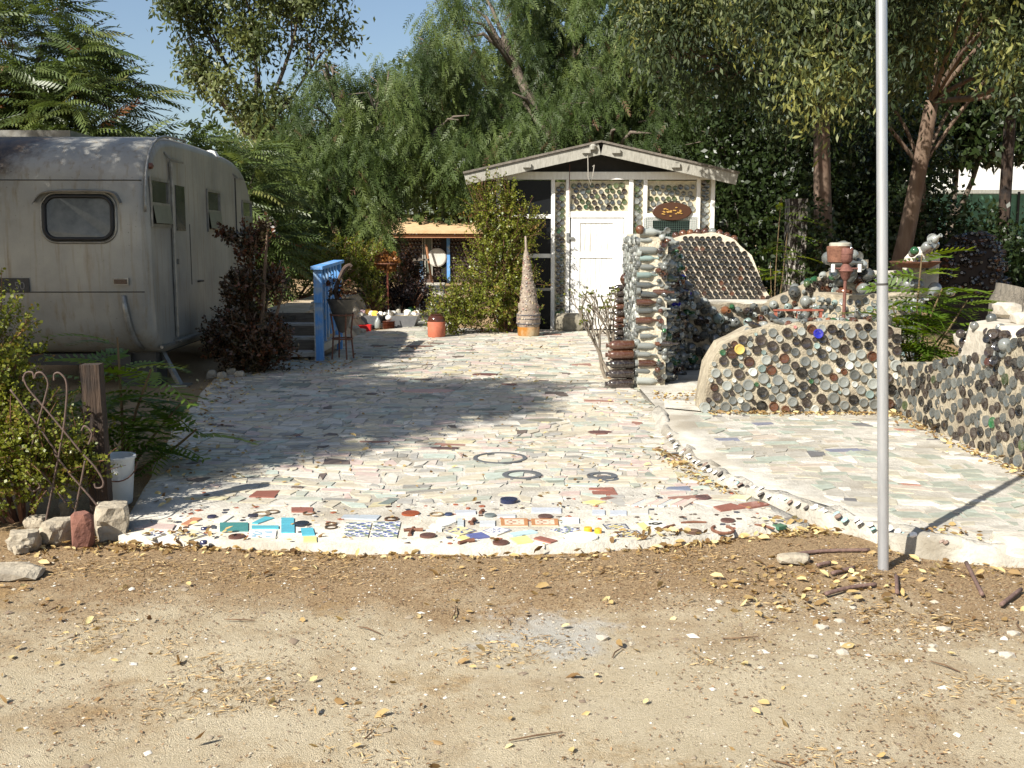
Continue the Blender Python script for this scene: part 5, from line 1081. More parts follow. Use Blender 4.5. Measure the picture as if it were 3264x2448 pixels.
# right background: stump, dark bottle dome, white house, fence
c = at(1003, 325, 9.6); st = MB().tube([(0, 0, -.8), (0, 0, .0), (.03, 0, .12)], [.2, .19, .17], 12).build('wooden_stump', pm('grey_driftwood', lin((.38, .36, .32)), lin((.50, .47, .42)), scale=6, rough=.95, bump=1, bscale=18, streak=(6, 6, .4)), autos=50); st.location = (at(1010, 320, 9.8).x, 9.8, at(1010, 300, 9.8).z); tag(st, 'weathered grey wooden stump behind the right bottle wall', 'stump')
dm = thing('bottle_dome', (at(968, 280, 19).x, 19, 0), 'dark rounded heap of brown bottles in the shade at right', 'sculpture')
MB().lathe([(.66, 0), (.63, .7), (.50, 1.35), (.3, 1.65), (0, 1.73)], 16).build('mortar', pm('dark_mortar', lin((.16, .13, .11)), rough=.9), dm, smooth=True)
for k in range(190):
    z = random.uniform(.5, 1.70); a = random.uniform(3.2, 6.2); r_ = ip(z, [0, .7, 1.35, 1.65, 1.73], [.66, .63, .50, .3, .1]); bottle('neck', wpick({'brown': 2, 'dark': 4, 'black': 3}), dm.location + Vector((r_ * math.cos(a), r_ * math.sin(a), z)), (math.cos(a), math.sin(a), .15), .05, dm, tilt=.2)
hs_ = thing('white_house', (21, 44, .3), 'white building glimpsed beyond the dark trees at right', 'house')
MB().b2(-4.5, 8, 0, 7, -.5, 6.2).build('wall', pm('white_stucco', lin((.88, .87, .84)), lin((.82, .81, .78)), scale=3, rough=.8), hs_); MB().b2(-4.8, 8.3, -.4, 7.4, 6.2, 6.45).build('roof', M_shingle, hs_)
for x in (-2.6, .2, 3): w_ = MB().b2(x, x + 1.2, -.05, .02, 1.2, 2.6).build('window', M_wglass, hs_); MB().b2(x - .08, x + 1.28, -.1, -.051, 2.6, 2.7).build('lintel', M_old, w_); MB().b2(x - .08, x + 1.28, -.1, -.051, 1.1, 1.2).build('sill', M_old, w_)
MB().b2(-4.6, 8.1, -.3, .05, 3.2, 3.35).build('ledge', M_old, hs_)
fn = thing('green_fence', (19, 40, .2), 'pale green screen fence before the white building', 'fence')
MB().b2(-6, 6, -.02, .02, 0, 3.1).build('screen', pm('green_mesh', lin((.50, .70, .58)), lin((.40, .60, .48)), scale=6, rough=.7), fn)
for k in range(7): MB().b2(-6 + k * 2 - .04, -6 + k * 2 + .04, -.08, -.02, 0, 3.2).build('fence_post', M_seam, fn)
tp = MB().tube([(0, 0, 0), (0, 0, 4.2)], [.13, .12], 8).build('timber_pole', pm('dark_old_wood', (.05, .04, .03))); tp.location = (at(1005, 200, 23).x, 23, 0); tag(tp, 'dark timber pole before the green fence', 'pole')

for k in range(44):
    f = random.random(); x = -2.95 + random.uniform(-.05, .42) ; y = 14.6 + 5.6 * f; s_ = random.uniform(.05, .13); h_ = .5 * max(0, 1 - (x + 2.95) / .42)
    o = rock('bank_stone', (x, y, h_ + s_ * .3), (s_, s_, s_ * random.uniform(.6, 1)), pm('bank_stone', lin((.70, .67, .60)), lin((.58, .54, .47)), scale=7, rough=.9, bump=.4), seed=300 + k, lev=2, rough=.45); tag(o, 'pale stone in the bank below the raised yard', 'stone', 'stones banked against the raised yard')
o = MB().add([Vector(v) for v in ((-2.96, 14.35, .54), (-2.5, 14.7, 0), (-2.5, 20.3, 0), (-2.96, 20.3, .54), (-2.96, 14.35, -.05), (-2.96, 20.3, -.05))], [(0, 1, 2, 3), (0, 4, 1), (3, 2, 5)]).build('bank', MATS['yard_dirt']); tag(o, kind='structure')
# ------------------------------------------------------------------ foliage
LEAF_T = np.array([(0, 0, 0), (.45, -.5, -.06), (1, 0, -.10), (.45, .5, -.06)]); LEAF_F = [(0, 1, 2, 3)]
def leaf_tmpl(L, w): return LEAF_T * np.array([L, w, L])
def frond_T(pairs, L, ll, lw, droop=.25, ang=68, fold=.25, rach=.006, start=.15):
    V, Fc = [], []
    def z(x): return -droop * L * (x / L) ** 2
    for i in range(pairs):
        f = i / max(1, pairs - 1); x = L * (start + (1 - start) * f); s = (.55 + .45 * math.sin(math.pi * (.25 + .65 * f))); l_ = ll * s; w_ = lw * s; a = R(ang - 25 * f)
        for sd in (-1, 1):
            b = np.array([x, 0, z(x)]); t = b + np.array([l_ * math.cos(a), sd * l_ * math.sin(a), -fold * l_]); m_ = b + (t - b) * .42; px = np.array([math.sin(a), -sd * math.cos(a), 0]) * w_ / 2
            o = len(V); V += [b, m_ + px, t, m_ - px]; Fc.append((o, o + 1, o + 2, o + 3))
    b = np.array([L, 0, z(L)]); o = len(V); V += [b, b + [ll * .4, lw / 2, -.02 * ll], b + [ll * .9, 0, -.1 * ll], b + [ll * .4, -lw / 2, -.02 * ll]]; Fc.append((o, o + 1, o + 2, o + 3))
    for i in range(3):
        x0, x1 = L * i / 3, L * (i + 1) / 3; o = len(V); V += [np.array([x0, -rach, z(x0)]), np.array([x1, -rach, z(x1)]), np.array([x1, rach, z(x1)]), np.array([x0, rach, z(x0)])]; Fc.append((o, o + 1, o + 2, o + 3))
    return np.array(V), np.array(Fc)
def in_ell(E, n, rng, bias=2.4):
    """points in a union of ellipsoids, thicker towards the skin; returns points and outward directions"""
    E = np.array(E, float); w = (E[:, 3] * E[:, 4] * E[:, 5]) ** (2 / 3); w /= w.sum(); k = rng.choice(len(E), n, p=w)
    d = rdir(n, rng); r = rng.random(n) ** (1 / bias); return E[k, :3] + d * E[k, 3:] * r[:, None], d, k
def clumpy(E, n, rng, bias=3.0, nc=120, s=.3):
    c, d, k = in_ell(E, nc, rng, bias); i = rng.integers(0, nc, n); return c[i] + rng.normal(0, s, (n, 3)) * np.array([1, 1, .8]), unit(d[i] + rng.normal(0, .3, (n, 3))), i
def crown_mesh(parts, mat, root, name='crown'):
    V, Fs, T = [], [], []; o = 0
    for v, f, t in parts:
        V.append(v); Fs.append(f + o); o += len(v); T.append(t)
    c = np_mesh(name, np.concatenate(V) - np.array(root.location)[None], np.concatenate(Fs), mat, root, tint=np.concatenate(T)); return c
def fronds(pos, d, up, tmpl, scale, tint):
    v, f = inst(tmpl[0], tmpl[1], pos, frame(d, up), scale); return v, f, np.repeat(tint, len(tmpl[1]))
def trunk_mesh(root, base, E, rad, mat, rng, sub=3, stop=.0, stems=1, wig=.12, name='trunk', seg=8, fork=None, limb=1.0):
    m = MB(); base = Vector(base)
    cen = Vector(np.mean([e[:3] for e in E], axis=0)); 
    given = fork; fork = base.lerp(Vector((cen.x, cen.y, base.z + (cen.z - base.z) * .55)), .8); fork.z = base.z + (min(e[2] - e[5] for e in E) - base.z) * .7 + .5
    if given: fork = Vector(given)
    m.tube(catmull([base - Vector((0, 0, .2)), base.lerp(fork, .4) + Vector((rng.normal() * wig, rng.normal() * wig, 0)), fork], 4), list(np.linspace(rad * 1.25, rad * .75, 9)), seg)
    for e in E:
        c = Vector(e[:3]); mid = fork.lerp(c, .5) + Vector((rng.normal() * wig, rng.normal() * wig, rng.normal() * wig)) * 2
        m.tube(catmull([fork, mid, c], 4), list(np.linspace(rad * .55 * limb, rad * .22 * limb, 9)), 6)
        for _ in range(sub):
            d = Vector(rdir(1, rng)[0]); d.z = abs(d.z) * .7; tip = c + Vector((d.x * e[3], d.y * e[4], d.z * e[5])) * .85
            m.tube([mid.lerp(c, rng.random()), c.lerp(tip, .5) + Vector((0, 0, .1)), tip], [rad * .22 * limb, rad * .12 * limb, rad * .05 * limb], 5)
    m.v = [(a - root.location.x, b - root.location.y, c - root.location.z) for a, b, c in m.v]
    return m.build(name, mat, root, smooth=True)
M_bark = pm('grey_brown_bark', lin((.34, .30, .26)), lin((.44, .40, .35)), scale=8, rough=.95, bump=.8, bscale=20, streak=(5, 5, .7))
M_ebark = pm('eucalyptus_bark', lin((.36, .29, .23)), lin((.46, .39, .33)), scale=3, rough=.85, bump=.3, bscale=12, streak=(4, 4, .5), c3=lin((.34, .26, .21)), s3=2)
L_ail = leaf_mat('ailanthus_leaf', [(0, (.045, .070, .018)), (.55, (.085, .120, .034)), (.93, (.13, .16, .048)), (.97, (.16, .09, .03)), (1, (.20, .08, .03))], rough=.4, transl=.28)
L_ail2 = leaf_mat('young_ailanthus_leaf', [(0, (.06, .11, .012)), (.6, (.10, .16, .018)), (1, (.17, .22, .03))], rough=.4, transl=.38)
L_pep = leaf_mat('pepper_leaf', [(0, (.030, .052, .013)), (.5, (.070, .108, .027)), (.94, (.125, .165, .045)), (.975, (.15, .09, .05)), (1, (.17, .09, .05))], rough=.5, transl=.3)
L_euc = leaf_mat('eucalyptus_leaf', [(0, (.022, .036, .013)), (.5, (.045, .064, .022)), (.85, (.11, .13, .04)), (1, (.20, .20, .05))], rough=.55, transl=.25)  # yellow upper stops painted for sunlit clumps, low stops for shadowed ones
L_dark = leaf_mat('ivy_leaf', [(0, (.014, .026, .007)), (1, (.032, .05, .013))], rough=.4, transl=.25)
L_port = leaf_mat('portulacaria_leaf', [(0, (.06, .085, .010)), (.5, (.12, .14, .015)), (.92, (.19, .20, .025)), (1, (.22, .14, .04))], rough=.4, transl=.22)
L_jade = leaf_mat('jade_leaf', [(0, (.028, .030, .010)), (.5, (.052, .036, .014)), (.8, (.095, .036, .016)), (1, (.15, .055, .02))], rough=.35, transl=.1)
L_fig = leaf_mat('mixed_leaf', [(0, (.028, .048, .014)), (.5, (.045, .07, .02)), (1, (.08, .10, .03))], rough=.4, transl=.28)

def ailanthus(name, label, base, E, ntip, group=None, flen=.75, rad=.1, seed=1, mat=None, per=6, pairs=10, ll=.13, lw=.042):
    rng = np.random.default_rng(seed); root = empty(name, base, label, 'tree', group)
    trunk_mesh(root, base, E, rad, M_bark, rng, sub=5)
    p, d, k = in_ell(E, ntip, rng, 3); tm = frond_T(pairs, flen, ll, lw, droop=.55, fold=.75)
    P = np.repeat(p, per, 0); D = np.repeat(d, per, 0); n = len(P); az = rng.random(n) * 6.283
    dd = unit(np.stack([np.cos(az), np.sin(az), rng.normal(.2, .28, n)], 1) + D * .55); up = unit(np.array([-.15, -.35, .9]) + rng.normal(0, .35, (n, 3)))
    t = np.clip(rng.normal(.5, .24, n), 0, .94); t[rng.random(n) < .025] = rng.uniform(.96, 1)
    crown_mesh([fronds(P, dd, up, tm, rng.uniform(.65, 1.15, n), t)], mat or L_ail, root); return root
def pepper(name, label, base, E, nstr, zmin, seed=2, rad=.25, group=None, slen=(.5, 1.5)):
    rng = np.random.default_rng(seed); root = empty(name, base, label, 'tree', group)
    trunk_mesh(root, base, E, rad, M_bark, rng, sub=6)
    p, d, k = clumpy(E, nstr, rng, 3.2, nc=nstr // 18, s=.21); nf = 9; tm = frond_T(5, .22, .085, .017, droop=.2, ang=52, fold=.1, rach=.0035, start=.05)
    L = rng.uniform(*slen, nstr); t = (np.arange(nf) + .5) / nf
    drift = d.copy(); drift[:, 2] = 0
    P = p[:, None, :] + t[None, :, None] * (L[:, None, None] * np.array([0, 0, -1.0])) + (np.sqrt(t)[None, :, None]) * drift[:, None, :] * .35 + rng.normal(0, .035, (nstr, nf, 3))
    P = P.reshape(-1, 3); keep = P[:, 2] > np.array([zmin(x, y) for x, y, z in P]); P = P[keep]; n = len(P)
    az = rng.random(n) * 6.283; dd = unit(np.stack([np.cos(az) * .55, np.sin(az) * .55, -np.ones(n) * rng.uniform(.35, 1.2, n)], 1)); up = np.stack([np.cos(az + 1.3), np.sin(az + 1.3), rng.normal(0, .3, n)], 1)
    tt = np.repeat(np.clip(rng.normal(.45, .30, nstr)[k] + rng.normal(0, .08, nstr), 0, .93), nf)[keep] + rng.normal(0, .06, n); tt = np.clip(tt, 0, .93); tt[rng.random(n) < .012] = .98  # tint per clump paints light and dark depth into the crown
    crown_mesh([fronds(P, dd, up, tm, rng.uniform(.7, 1.35, n), tt)], L_pep, root)
    return root
def hang_leaf_tree(name, label, base, E, ntw, L=.13, w=.034, mat=None, seed=3, rad=.2, bark=None, per=11, spread=.22, down=.9, group=None, trunk=True, cat='tree', zmin=None, sub=5, bias=2.6, clump=False, fork=None, limb=1.0):
    rng = np.random.default_rng(seed); root = empty(name, base, label, cat, group)
    if trunk: trunk_mesh(root, base, E, rad, bark or M_ebark, rng, sub=sub, fork=fork, limb=limb)
    p, d, k = clumpy(E, ntw, rng, bias, nc=max(12, ntw // 34), s=spread * 1.35) if clump else in_ell(E, ntw, rng, bias); P = np.repeat(p, per, 0) + rng.normal(0, spread, (ntw * per, 3)) * np.array([1, 1, 1.3])
    tt = np.repeat(np.clip(rng.normal(.48, .36, ntw)[k] if clump else rng.normal(.5, .2, ntw), 0, 1), per)
    if zmin is not None: kp = P[:, 2] > zmin; P = P[kp]; tt = tt[kp]
    n = len(P); dd = unit(rng.normal(0, .6, (n, 3)) + np.array([0, 0, -down])); up = rdir(n, rng)
    v, f = inst(leaf_tmpl(L, w), LEAF_F, P, frame(dd, up), rng.uniform(.6, 1.3, n))
    crown_mesh([(v, f, np.clip(tt + rng.normal(0, .12, n), 0, 1))], mat or L_euc, root); return root
def bush(name, label, base, E, nspray, length, leaf, per=34, mat=None, seed=5, stemr=.006, upb=.6, cat='bush', group=None, wide=.9, stem_mat=None, nstem=14):
    rng = np.random.default_rng(seed); root = empty(name, base, label, cat, group); b = np.array(base, float)
    p, d, k = in_ell(E, nspray, rng, 2.2); dirs = unit(d * .8 + np.array([0, 0, upb]) + rng.normal(0, .35, (nspray, 3))); L = length * rng.uniform(.5, 1.2, nspray)
    t = (np.arange(per) + .3) / per; bend = rng.normal(0, .18, (nspray, 3))
    P = p[:, None] + dirs[:, None] * (L[:, None, None] * (t[None, :, None] - .35)) + bend[:, None] * (t[None, :, None] ** 2) * L[:, None, None]
    n = nspray * per; P = P.reshape(-1, 3); DD = np.repeat(dirs, per, 0); ld = unit(np.cross(DD, rdir(n, rng)) + DD * .55); up = unit(DD + rng.normal(0, .5, (n, 3)))
    P = P + ld * leaf * .3; keep = P[:, 2] > .01
    tt = np.clip(np.repeat(rng.normal(.45, .2, nspray), per) + rng.normal(0, .1, n) + np.tile(t, nspray) * .18, 0, 1)
    v, f = inst(leaf_tmpl(leaf, leaf * wide), LEAF_F, P[keep], frame(ld[keep], up[keep]), rng.uniform(.6, 1.25, int(keep.sum())))
    crown_mesh([(v, f, tt[keep])], mat or L_port, root, 'foliage')
    m = MB()
    for i in range(nspray):
        if i % 2: continue
        a = p[i] - dirs[i] * L[i] * .35 - b; e = p[i] + (dirs[i] * .65 + bend[i]) * L[i] - b; m.tube([a, (a + e) / 2, e], [stemr, stemr * .8, stemr * .4], 4, cap=False)
    for i in range(nstem):
        e = p[i * 3 % nspray] - b; m.tube([(e[0] * .12, e[1] * .12, -.05), (e[0] * .6, e[1] * .6, e[2] * .5), e], [stemr * 3.5, stemr * 2.5, stemr * 1.2], 5)
    m.build('stems', stem_mat or pm('red_brown_stem', lin((.36, .24, .17)), lin((.45, .32, .24)), scale=20, rough=.8), root); return root
def sapling(name, label, base, specs, mat=None, seed=6, pairs=9, ll=.11, lw=.034, cat='plant', group=None, n=None):
    """stems with whorls of pinnate fronds; specs: list of (top xyz offset, nfronds, frond length)"""
    rng = np.random.default_rng(seed); root = empty(name, base, label, cat, group); m = MB(); parts = []; b = np.array(base, float)
    for (tx, ty, tz_, nf, fl) in specs:
        top = np.array([tx, ty, tz_]); mid = top * .5 + rng.normal(0, .02, 3); m.tube(catmull([(0, 0, -.03), mid, top], 4), list(np.linspace(.014, .006, 9)), 6)
        f = rng.uniform(.35, 1, nf); P = b + top * f[:, None]; az = rng.random(nf) * 6.283; el = rng.uniform(-.1, .75, nf) * f
        dd = np.stack([np.cos(az), np.sin(az), el], 1); up = unit(np.array([0, 0, 1.0]) + rng.normal(0, .2, (nf, 3)))
        parts.append(fronds(P, dd, up, frond_T(pairs, fl, ll, lw, droop=.4, rach=.004), rng.uniform(.7, 1.2, nf), np.clip(rng.normal(.5, .22, nf), 0, 1)))
    crown_mesh(parts, mat or L_ail2, root, 'fronds'); m.build('stem', pm('green_brown_stem', lin((.42, .36, .24)), lin((.35, .28, .2)), scale=20, rough=.8), root); return root

# trees behind the caravan
ailanthus('ailanthus_tree', 'leafy tree with long pinnate fronds rising behind the caravan', (-8.2, 18, 0), [(-9.6, 18.4, 4.3, 2.4, 1.6, 2.2), (-8.0, 18, 4.3, 1.3, 1.3, 1.7), (-7.0, 17.7, 3.5, 1.2, 1.3, 1.2), (-6.3, 17.6, 2.6, 1.0, 1.3, .8), (-8.5, 17.8, 2.6, 1.8, 1.3, 1.0)], 620, flen=.62, ll=.125, seed=11)
ailanthus('ailanthus_tree', 'low pinnate leaved tree between the caravan roof and the weeping tree', (-5.2, 18.6, 0), [(-5.3, 18.4, 2.5, .8, .8, .8), (-4.5, 18.2, 2.2, .6, .7, 1.0), (-4.3, 18.3, 1.4, .5, .6, .8)], 150, flen=.6, ll=.12, seed=12, rad=.06)
hang_leaf_tree('ailanthus_tree', 'tall airy tree standing against the sky beyond the caravan', (-6.1, 26, tz(0, 26)), [(-6.6, 26, 8.2, 1.7, 1.2, 1.3), (-5.0, 26, 7.6, 1.1, 1.0, 1.5), (-7.7, 26, 7.2, .6, .7, .8), (-4.6, 26, 6.0, .7, .8, .8), (-7.3, 25.8, 5.3, .7, .7, .5), (-5.9, 26, 4.7, .9, .8, .8), (-6.3, 26, 6.4, 1.0, .9, .8), (-7.7, 26, 6.2, .45, .6, .5)], 2300, L=.15, w=.062, mat=leaf_mat('grey_green_leaf', [(0, (.05, .07, .022)), (.5, (.10, .125, .042)), (1, (.16, .18, .06))], rough=.45, transl=.28), seed=13, rad=.13, bark=M_bark, per=11, spread=.15, down=.55, clump=True, fork=(-6.2, 26, 4.0), limb=.8)
# pepper trees
def zmC(x, y): return 2.35 if x > -2.45 else (.85 if x > -4.6 else .4)
pepper('pepper_tree', 'weeping pepper tree hanging low over the blue rail', (-3.4, 24, tz(0, 24)), [(-3.7, 23, 3.9, 1.2, 1.1, 1.2), (-4.5, 22.6, 3.2, .7, .9, 1.0), (-2.7, 23.4, 4.6, 1.1, 1.1, 1.0), (-3.3, 22.4, 2.5, 1.3, .8, .9), (-1.75, 23.6, 5.6, .42, .5, .9), (-1.6, 23.3, 4.0, 1.1, 1.1, 1.1), (-3.9, 23, 5.0, .45, .5, .5)], 2100, zmC, seed=21, rad=.22)
pepper('pepper_tree', 'great weeping pepper tree towering behind the shed', (1.6, 26, tz(0, 26)), [(-.2, 25, 6.2, 1.3, 1.5, 2.4), (1.6, 25, 7.0, 1.6, 1.6, 2.2), (.6, 24.3, 4.4, 1.6, 1.2, 1.3), (2.6, 24.4, 5.2, 1.4, 1.2, 1.6), (3.6, 24.6, 6.5, 1.3, 1.3, 2.2), (3.7, 24.2, 4.2, 1.0, 1.0, 1.0), (-.6, 24.6, 4.2, .9, 1, 1.0), (2.2, 24, 3.8, 1.6, .9, .8)], 3300, lambda x, y: 2.4, seed=22, rad=.35)
# eucalyptus and darkness at right
hang_leaf_tree('eucalyptus_tree', 'forked eucalyptus with drooping sunlit leaves beside the shed', (6.05, 20, 0), [(2.35, 16.4, 4.3, .55, .6, .9), (2.9, 16.6, 5.2, .9, .8, .7), (3.7, 15.2, 4.9, .8, .8, .6), (4.3, 14.4, 4.1, .55, .6, .8), (4.7, 14.8, 4.9, .9, .8, .6), (3.4, 17, 4.1, .6, .7, .5), (4.3, 16.5, 3.9, .6, .6, .6), (3.8, 14.2, 6.2, 1.9, 1.2, .7), (5.4, 16.4, 4.9, 1.0, 1.0, .9), (4.6, 18.4, 6.4, 2.2, 1.2, 1.2)], 4600, L=.115, w=.036, seed=31, rad=.17, clump=True, fork=(5.72, 20, 4.5), limb=.6, spread=.17)
hang_leaf_tree('eucalyptus_tree', 'leaning eucalyptus with smooth brown trunk behind the flagpole', (6.7, 19, 0), [(6.2, 14.5, 5.3, 1.0, .8, .6), (7.5, 15, 5.0, 1.0, .9, .9), (6.0, 16.5, 4.5, .6, .7, .6), (7.0, 14.4, 4.0, .45, .5, .6), (7.8, 15.2, 3.8, .5, .6, .8), (6.4, 13.4, 6.4, 2.2, 1.3, .8), (9, 16.5, 6.0, 2, 1.6, 1.2), (8.4, 17.4, 4.6, .8, .8, .7)], 3800, L=.115, w=.038, seed=32, rad=.16, clump=True, fork=(7.4, 19, 4.0), limb=.6, spread=.17)
hang_leaf_tree('eucalyptus_tree', 'shaded eucalyptus deep among the dark trees at right', (9.2, 24, 0), [(5, 21.6, 7.4, 2.6, 1.8, 1.8), (8.5, 22, 6.8, 2.8, 2.0, 2.0), (12, 22, 6.8, 2.8, 2.2, 2.2), (7, 22.6, 5.0, 2.0, 1.4, 1.3), (10, 23, 5.4, 2.0, 1.5, .9)], 3200, L=.16, w=.055, seed=33, rad=.13, mat=L_fig, limb=.7)
for k, (x, y, E, lab, nt_) in enumerate((
        (5.2, 23.5, [(5.0, 23, 1.6, 1.5, 1.2, 1.9), (6.2, 23.6, 3.0, 1.5, 1.2, 1.8), (4.6, 23.4, 3.6, 1.1, 1.0, 1.4)], 'ivy clad dark tree filling the shade right of the shed', 1500),
        (8.6, 25, [(8.2, 24.4, 1.4, 1.7, 1.2, 1.7), (7.6, 25, 3.4, 1.6, 1.2, 1.6), (9.3, 25.4, 3.6, 1.0, 1.2, 1.2)], 'dense dark shrubby tree behind the leaning eucalyptus', 1500),
        (12.5, 24, [(11.2, 22, .9, 1.6, 1.0, 1.15), (13, 22, .9, 1.8, 1.0, 1.1), (14.6, 26, 2.5, 1.4, 1.5, 2.5), (10, 23, 1.0, 1.2, 1, 1.3), (8.8, 23, 1.9, 1.0, .8, 1.6)], 'low dark thicket tree before the green fence', 2600))):
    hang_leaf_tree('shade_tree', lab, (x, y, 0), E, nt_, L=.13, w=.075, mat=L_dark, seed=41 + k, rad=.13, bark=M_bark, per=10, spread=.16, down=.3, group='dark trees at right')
far = [(3.5, 33, 5, 4, 2.5, 5.5), (8.5, 33, 5, 3.5, 2.5, 6), (13.5, 34, 7.4, 3.2, 2.5, 3.6), (17.5, 35, 9, 3.6, 2.5, 4.2), (-1.5, 38, 4.5, 4.5, 2.5, 3.8), (-8.5, 40, 3.2, 5, 2.5, 3.0)]
for k, e in enumerate(far):
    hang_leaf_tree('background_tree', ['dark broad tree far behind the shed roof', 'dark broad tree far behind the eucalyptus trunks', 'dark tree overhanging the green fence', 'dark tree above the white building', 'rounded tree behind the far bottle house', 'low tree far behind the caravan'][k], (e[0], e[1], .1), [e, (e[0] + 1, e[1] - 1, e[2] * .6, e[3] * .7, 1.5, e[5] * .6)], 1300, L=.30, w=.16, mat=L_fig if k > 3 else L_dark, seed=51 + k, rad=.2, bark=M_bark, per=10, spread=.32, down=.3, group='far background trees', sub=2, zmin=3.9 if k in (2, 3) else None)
# two trees standing left of the frame; their shade falls over the paving and the caravan
ailanthus('ailanthus_tree', 'spreading tree left of the drive shading the paving', (-7.2, 3.8, 0), [(-6.6, 3.9, 4.5, 1.3, 1.2, .9), (-5.9, 4.3, 5.3, 1.0, 1.0, .8), (-7.7, 4.6, 5.6, 1.3, 1.3, .9), (-7.3, 5.2, 4.4, 1.1, 1.2, .8), (-5.6, 5.2, 5.6, .9, .9, .6)], 560, flen=.7, seed=14, rad=.12)
ailanthus('ailanthus_tree', 'spreading tree beside the caravan shading its front', (-9.6, 6.2, 0), [(-9.3, 6.4, 5.0, 1.6, 1.5, 1.2), (-8.2, 7.0, 4.5, 1.0, 1.1, .9), (-8.0, 5.4, 4.9, 1.1, 1.1, .9), (-9.6, 7.6, 4.2, 1.2, 1.2, 1.0), (-7.6, 6.6, 5.6, 1.2, 1.2, .7), (-8.8, 8.6, 4.4, 1.0, 1.0, .8), (-7.2, 7.4, 4.2, .8, .8, .6), (-7.4, 8.4, 5.4, .9, .9, .6)], 560, flen=.7, seed=15, rad=.13)

# bushes
bush('elephant_bush', 'bright green small leaved bush tumbling over the iron panel', (-2.75, 5.75, 0), [(-3.02, 5.75, .95, .40, .40, .40), (-2.85, 5.70, .50, .38, .34, .38), (-3.0, 5.65, .40, .45, .35, .4), (-2.36, 5.60, .36, .12, .13, .14), (-2.5, 5.50, .34, .2, .12, .18), (-2.62, 5.42, .5, .14, .08, .14)], 1350, .24, .021, per=30, seed=61, stemr=.0032)
bush('elephant_bush', 'tall bright green bush growing against the shed windows', (SX(1090), 17.7, 0), [(SX(1075), 17.6, .75, .72, .4, .8), (SX(1085), 17.7, 1.5, .5, .32, .55), (SX(1052), 17.7, 2.15, .24, .22, .5), (SX(1100), 17.7, 2.1, .18, .2, .45), (SX(1135), 17.75, 1.75, .22, .2, .35), (SX(985), 17.4, .38, .45, .4, .38)], 1150, .42, .036, per=26, seed=62, stemr=.005)
bush('elephant_bush', 'hedge of bright green bushes at the back of the raised yard', (-4.2, 20.3, .5), [(-4.3, 20.4, 1.0, .9, .5, .65), (-3.4, 20.6, 1.05, .7, .5, .6), (-2.9, 21.0, 1.0, .5, .5, .5)], 560, .4, .045, per=22, seed=63, stemr=.005)
bush('jade_bush', 'dark red and brown jade bush beside the caravan door', (-3.05, 12.35, 0), [(-3.15, 12.3, .42, .46, .40, .40), (-2.92, 12.3, .30, .34, .34, .3), (-3.12, 12.35, 1.0, .24, .24, .3), (-3.08, 12.35, 1.5, .17, .18, .22), (-2.80, 12.35, 1.05, .15, .18, .16), (-3.32, 12.35, 1.62, .1, .12, .08), (-2.86, 12.3, 1.66, .12, .12, .12)], 1000, .18, .045, per=14, mat=L_jade, seed=64, stemr=.010, wide=.7, stem_mat=pm('jade_stem', lin((.36, .28, .22)), lin((.46, .38, .3)), scale=14, rough=.85), nstem=20)
bush('dark_bush', 'low dark purple bush behind the iron dish pole', (-2.2, 20.6, 0), [(-2.5, 20.6, .5, .45, .3, .32), (-1.9, 20.7, .48, .42, .3, .32)], 300, .2, .05, per=14, mat=leaf_mat('purple_leaf', [(0, (.012, .010, .010)), (1, (.03, .02, .02))]), seed=65)
bush('orange_bush', 'withered orange brown shrub beside the far path', (-2.3, 26, .1), [(-2.6, 26, .8, .5, .4, .5)], 160, .3, .06, per=14, mat=L_jade, seed=66)
bush('dry_shrub', 'grey green shrub in the trough of curios', (tg.location.x - .12, tg.location.y + .55, .15), [(tg.location.x - .12, tg.location.y + .5, .55, .2, .2, .28)], 120, .2, .03, per=14, seed=67)
bush('potted_succulent', 'small reddish succulent drooping in the cone pot', (ps.x, ps.y, SLAB + .72), [(ps.x - .08, ps.y, .95, .13, .12, .12), (ps.x + .06, ps.y, .92, .1, .1, .1)], 40, .12, .04, per=10, mat=L_jade, seed=68, stemr=.004, nstem=3, cat='plant')
bush('leaf_heap', 'heap of dry orange leaves in the iron dish', (bb.location.x, 19.6, rz_ + .03), [(bb.location.x, 19.6, rz_ + .08, .19, .19, .17)], 140, .09, .05, per=10, mat=leaf_mat('dry_orange_leaf', [(0, (.13, .05, .014)), (1, (.30, .13, .035))], transl=.15), seed=69, stemr=.002, nstem=2, cat='leaves')
# saplings with pinnate leaves
sapling('ailanthus_sapling', 'young pinnate leaved sapling behind the wooden post', (-2.62, 6.95, 0), [(.0, 0, .92, 16, .42), (.25, -.1, .72, 15, .4), (-.3, .1, .75, 14, .4), (.35, .15, .45, 14, .38), (.1, -.25, .4, 14, .36), (.5, 0, .3, 10, .34), (-.15, -.3, .5, 12, .38)], seed=71, ll=.105, lw=.034)
sapling('ailanthus_sapling', 'young pinnate leaved sapling growing over the right bottle wall', (3.72, 9.6, .28), [(.0, 0, 1.15, 24, .40), (.12, -.2, .85, 26, .38), (-.3, -.15, .7, 18, .36), (.35, -.2, .75, 18, .38), (-.15, -.1, .55, 14, .36), (.3, 0, .5, 12, .38), (.05, -.3, .35, 12, .34)], seed=72, ll=.11, lw=.036)
sapling('ailanthus_sapling', 'slim pinnate leaved sapling in the shade at the shed corner', (4.55, 18.2, 0), [(.05, 0, 2.3, 16, .6), (.2, .1, 1.7, 12, .6), (-.1, 0, 1.2, 8, .5)], seed=73, ll=.13, lw=.035)
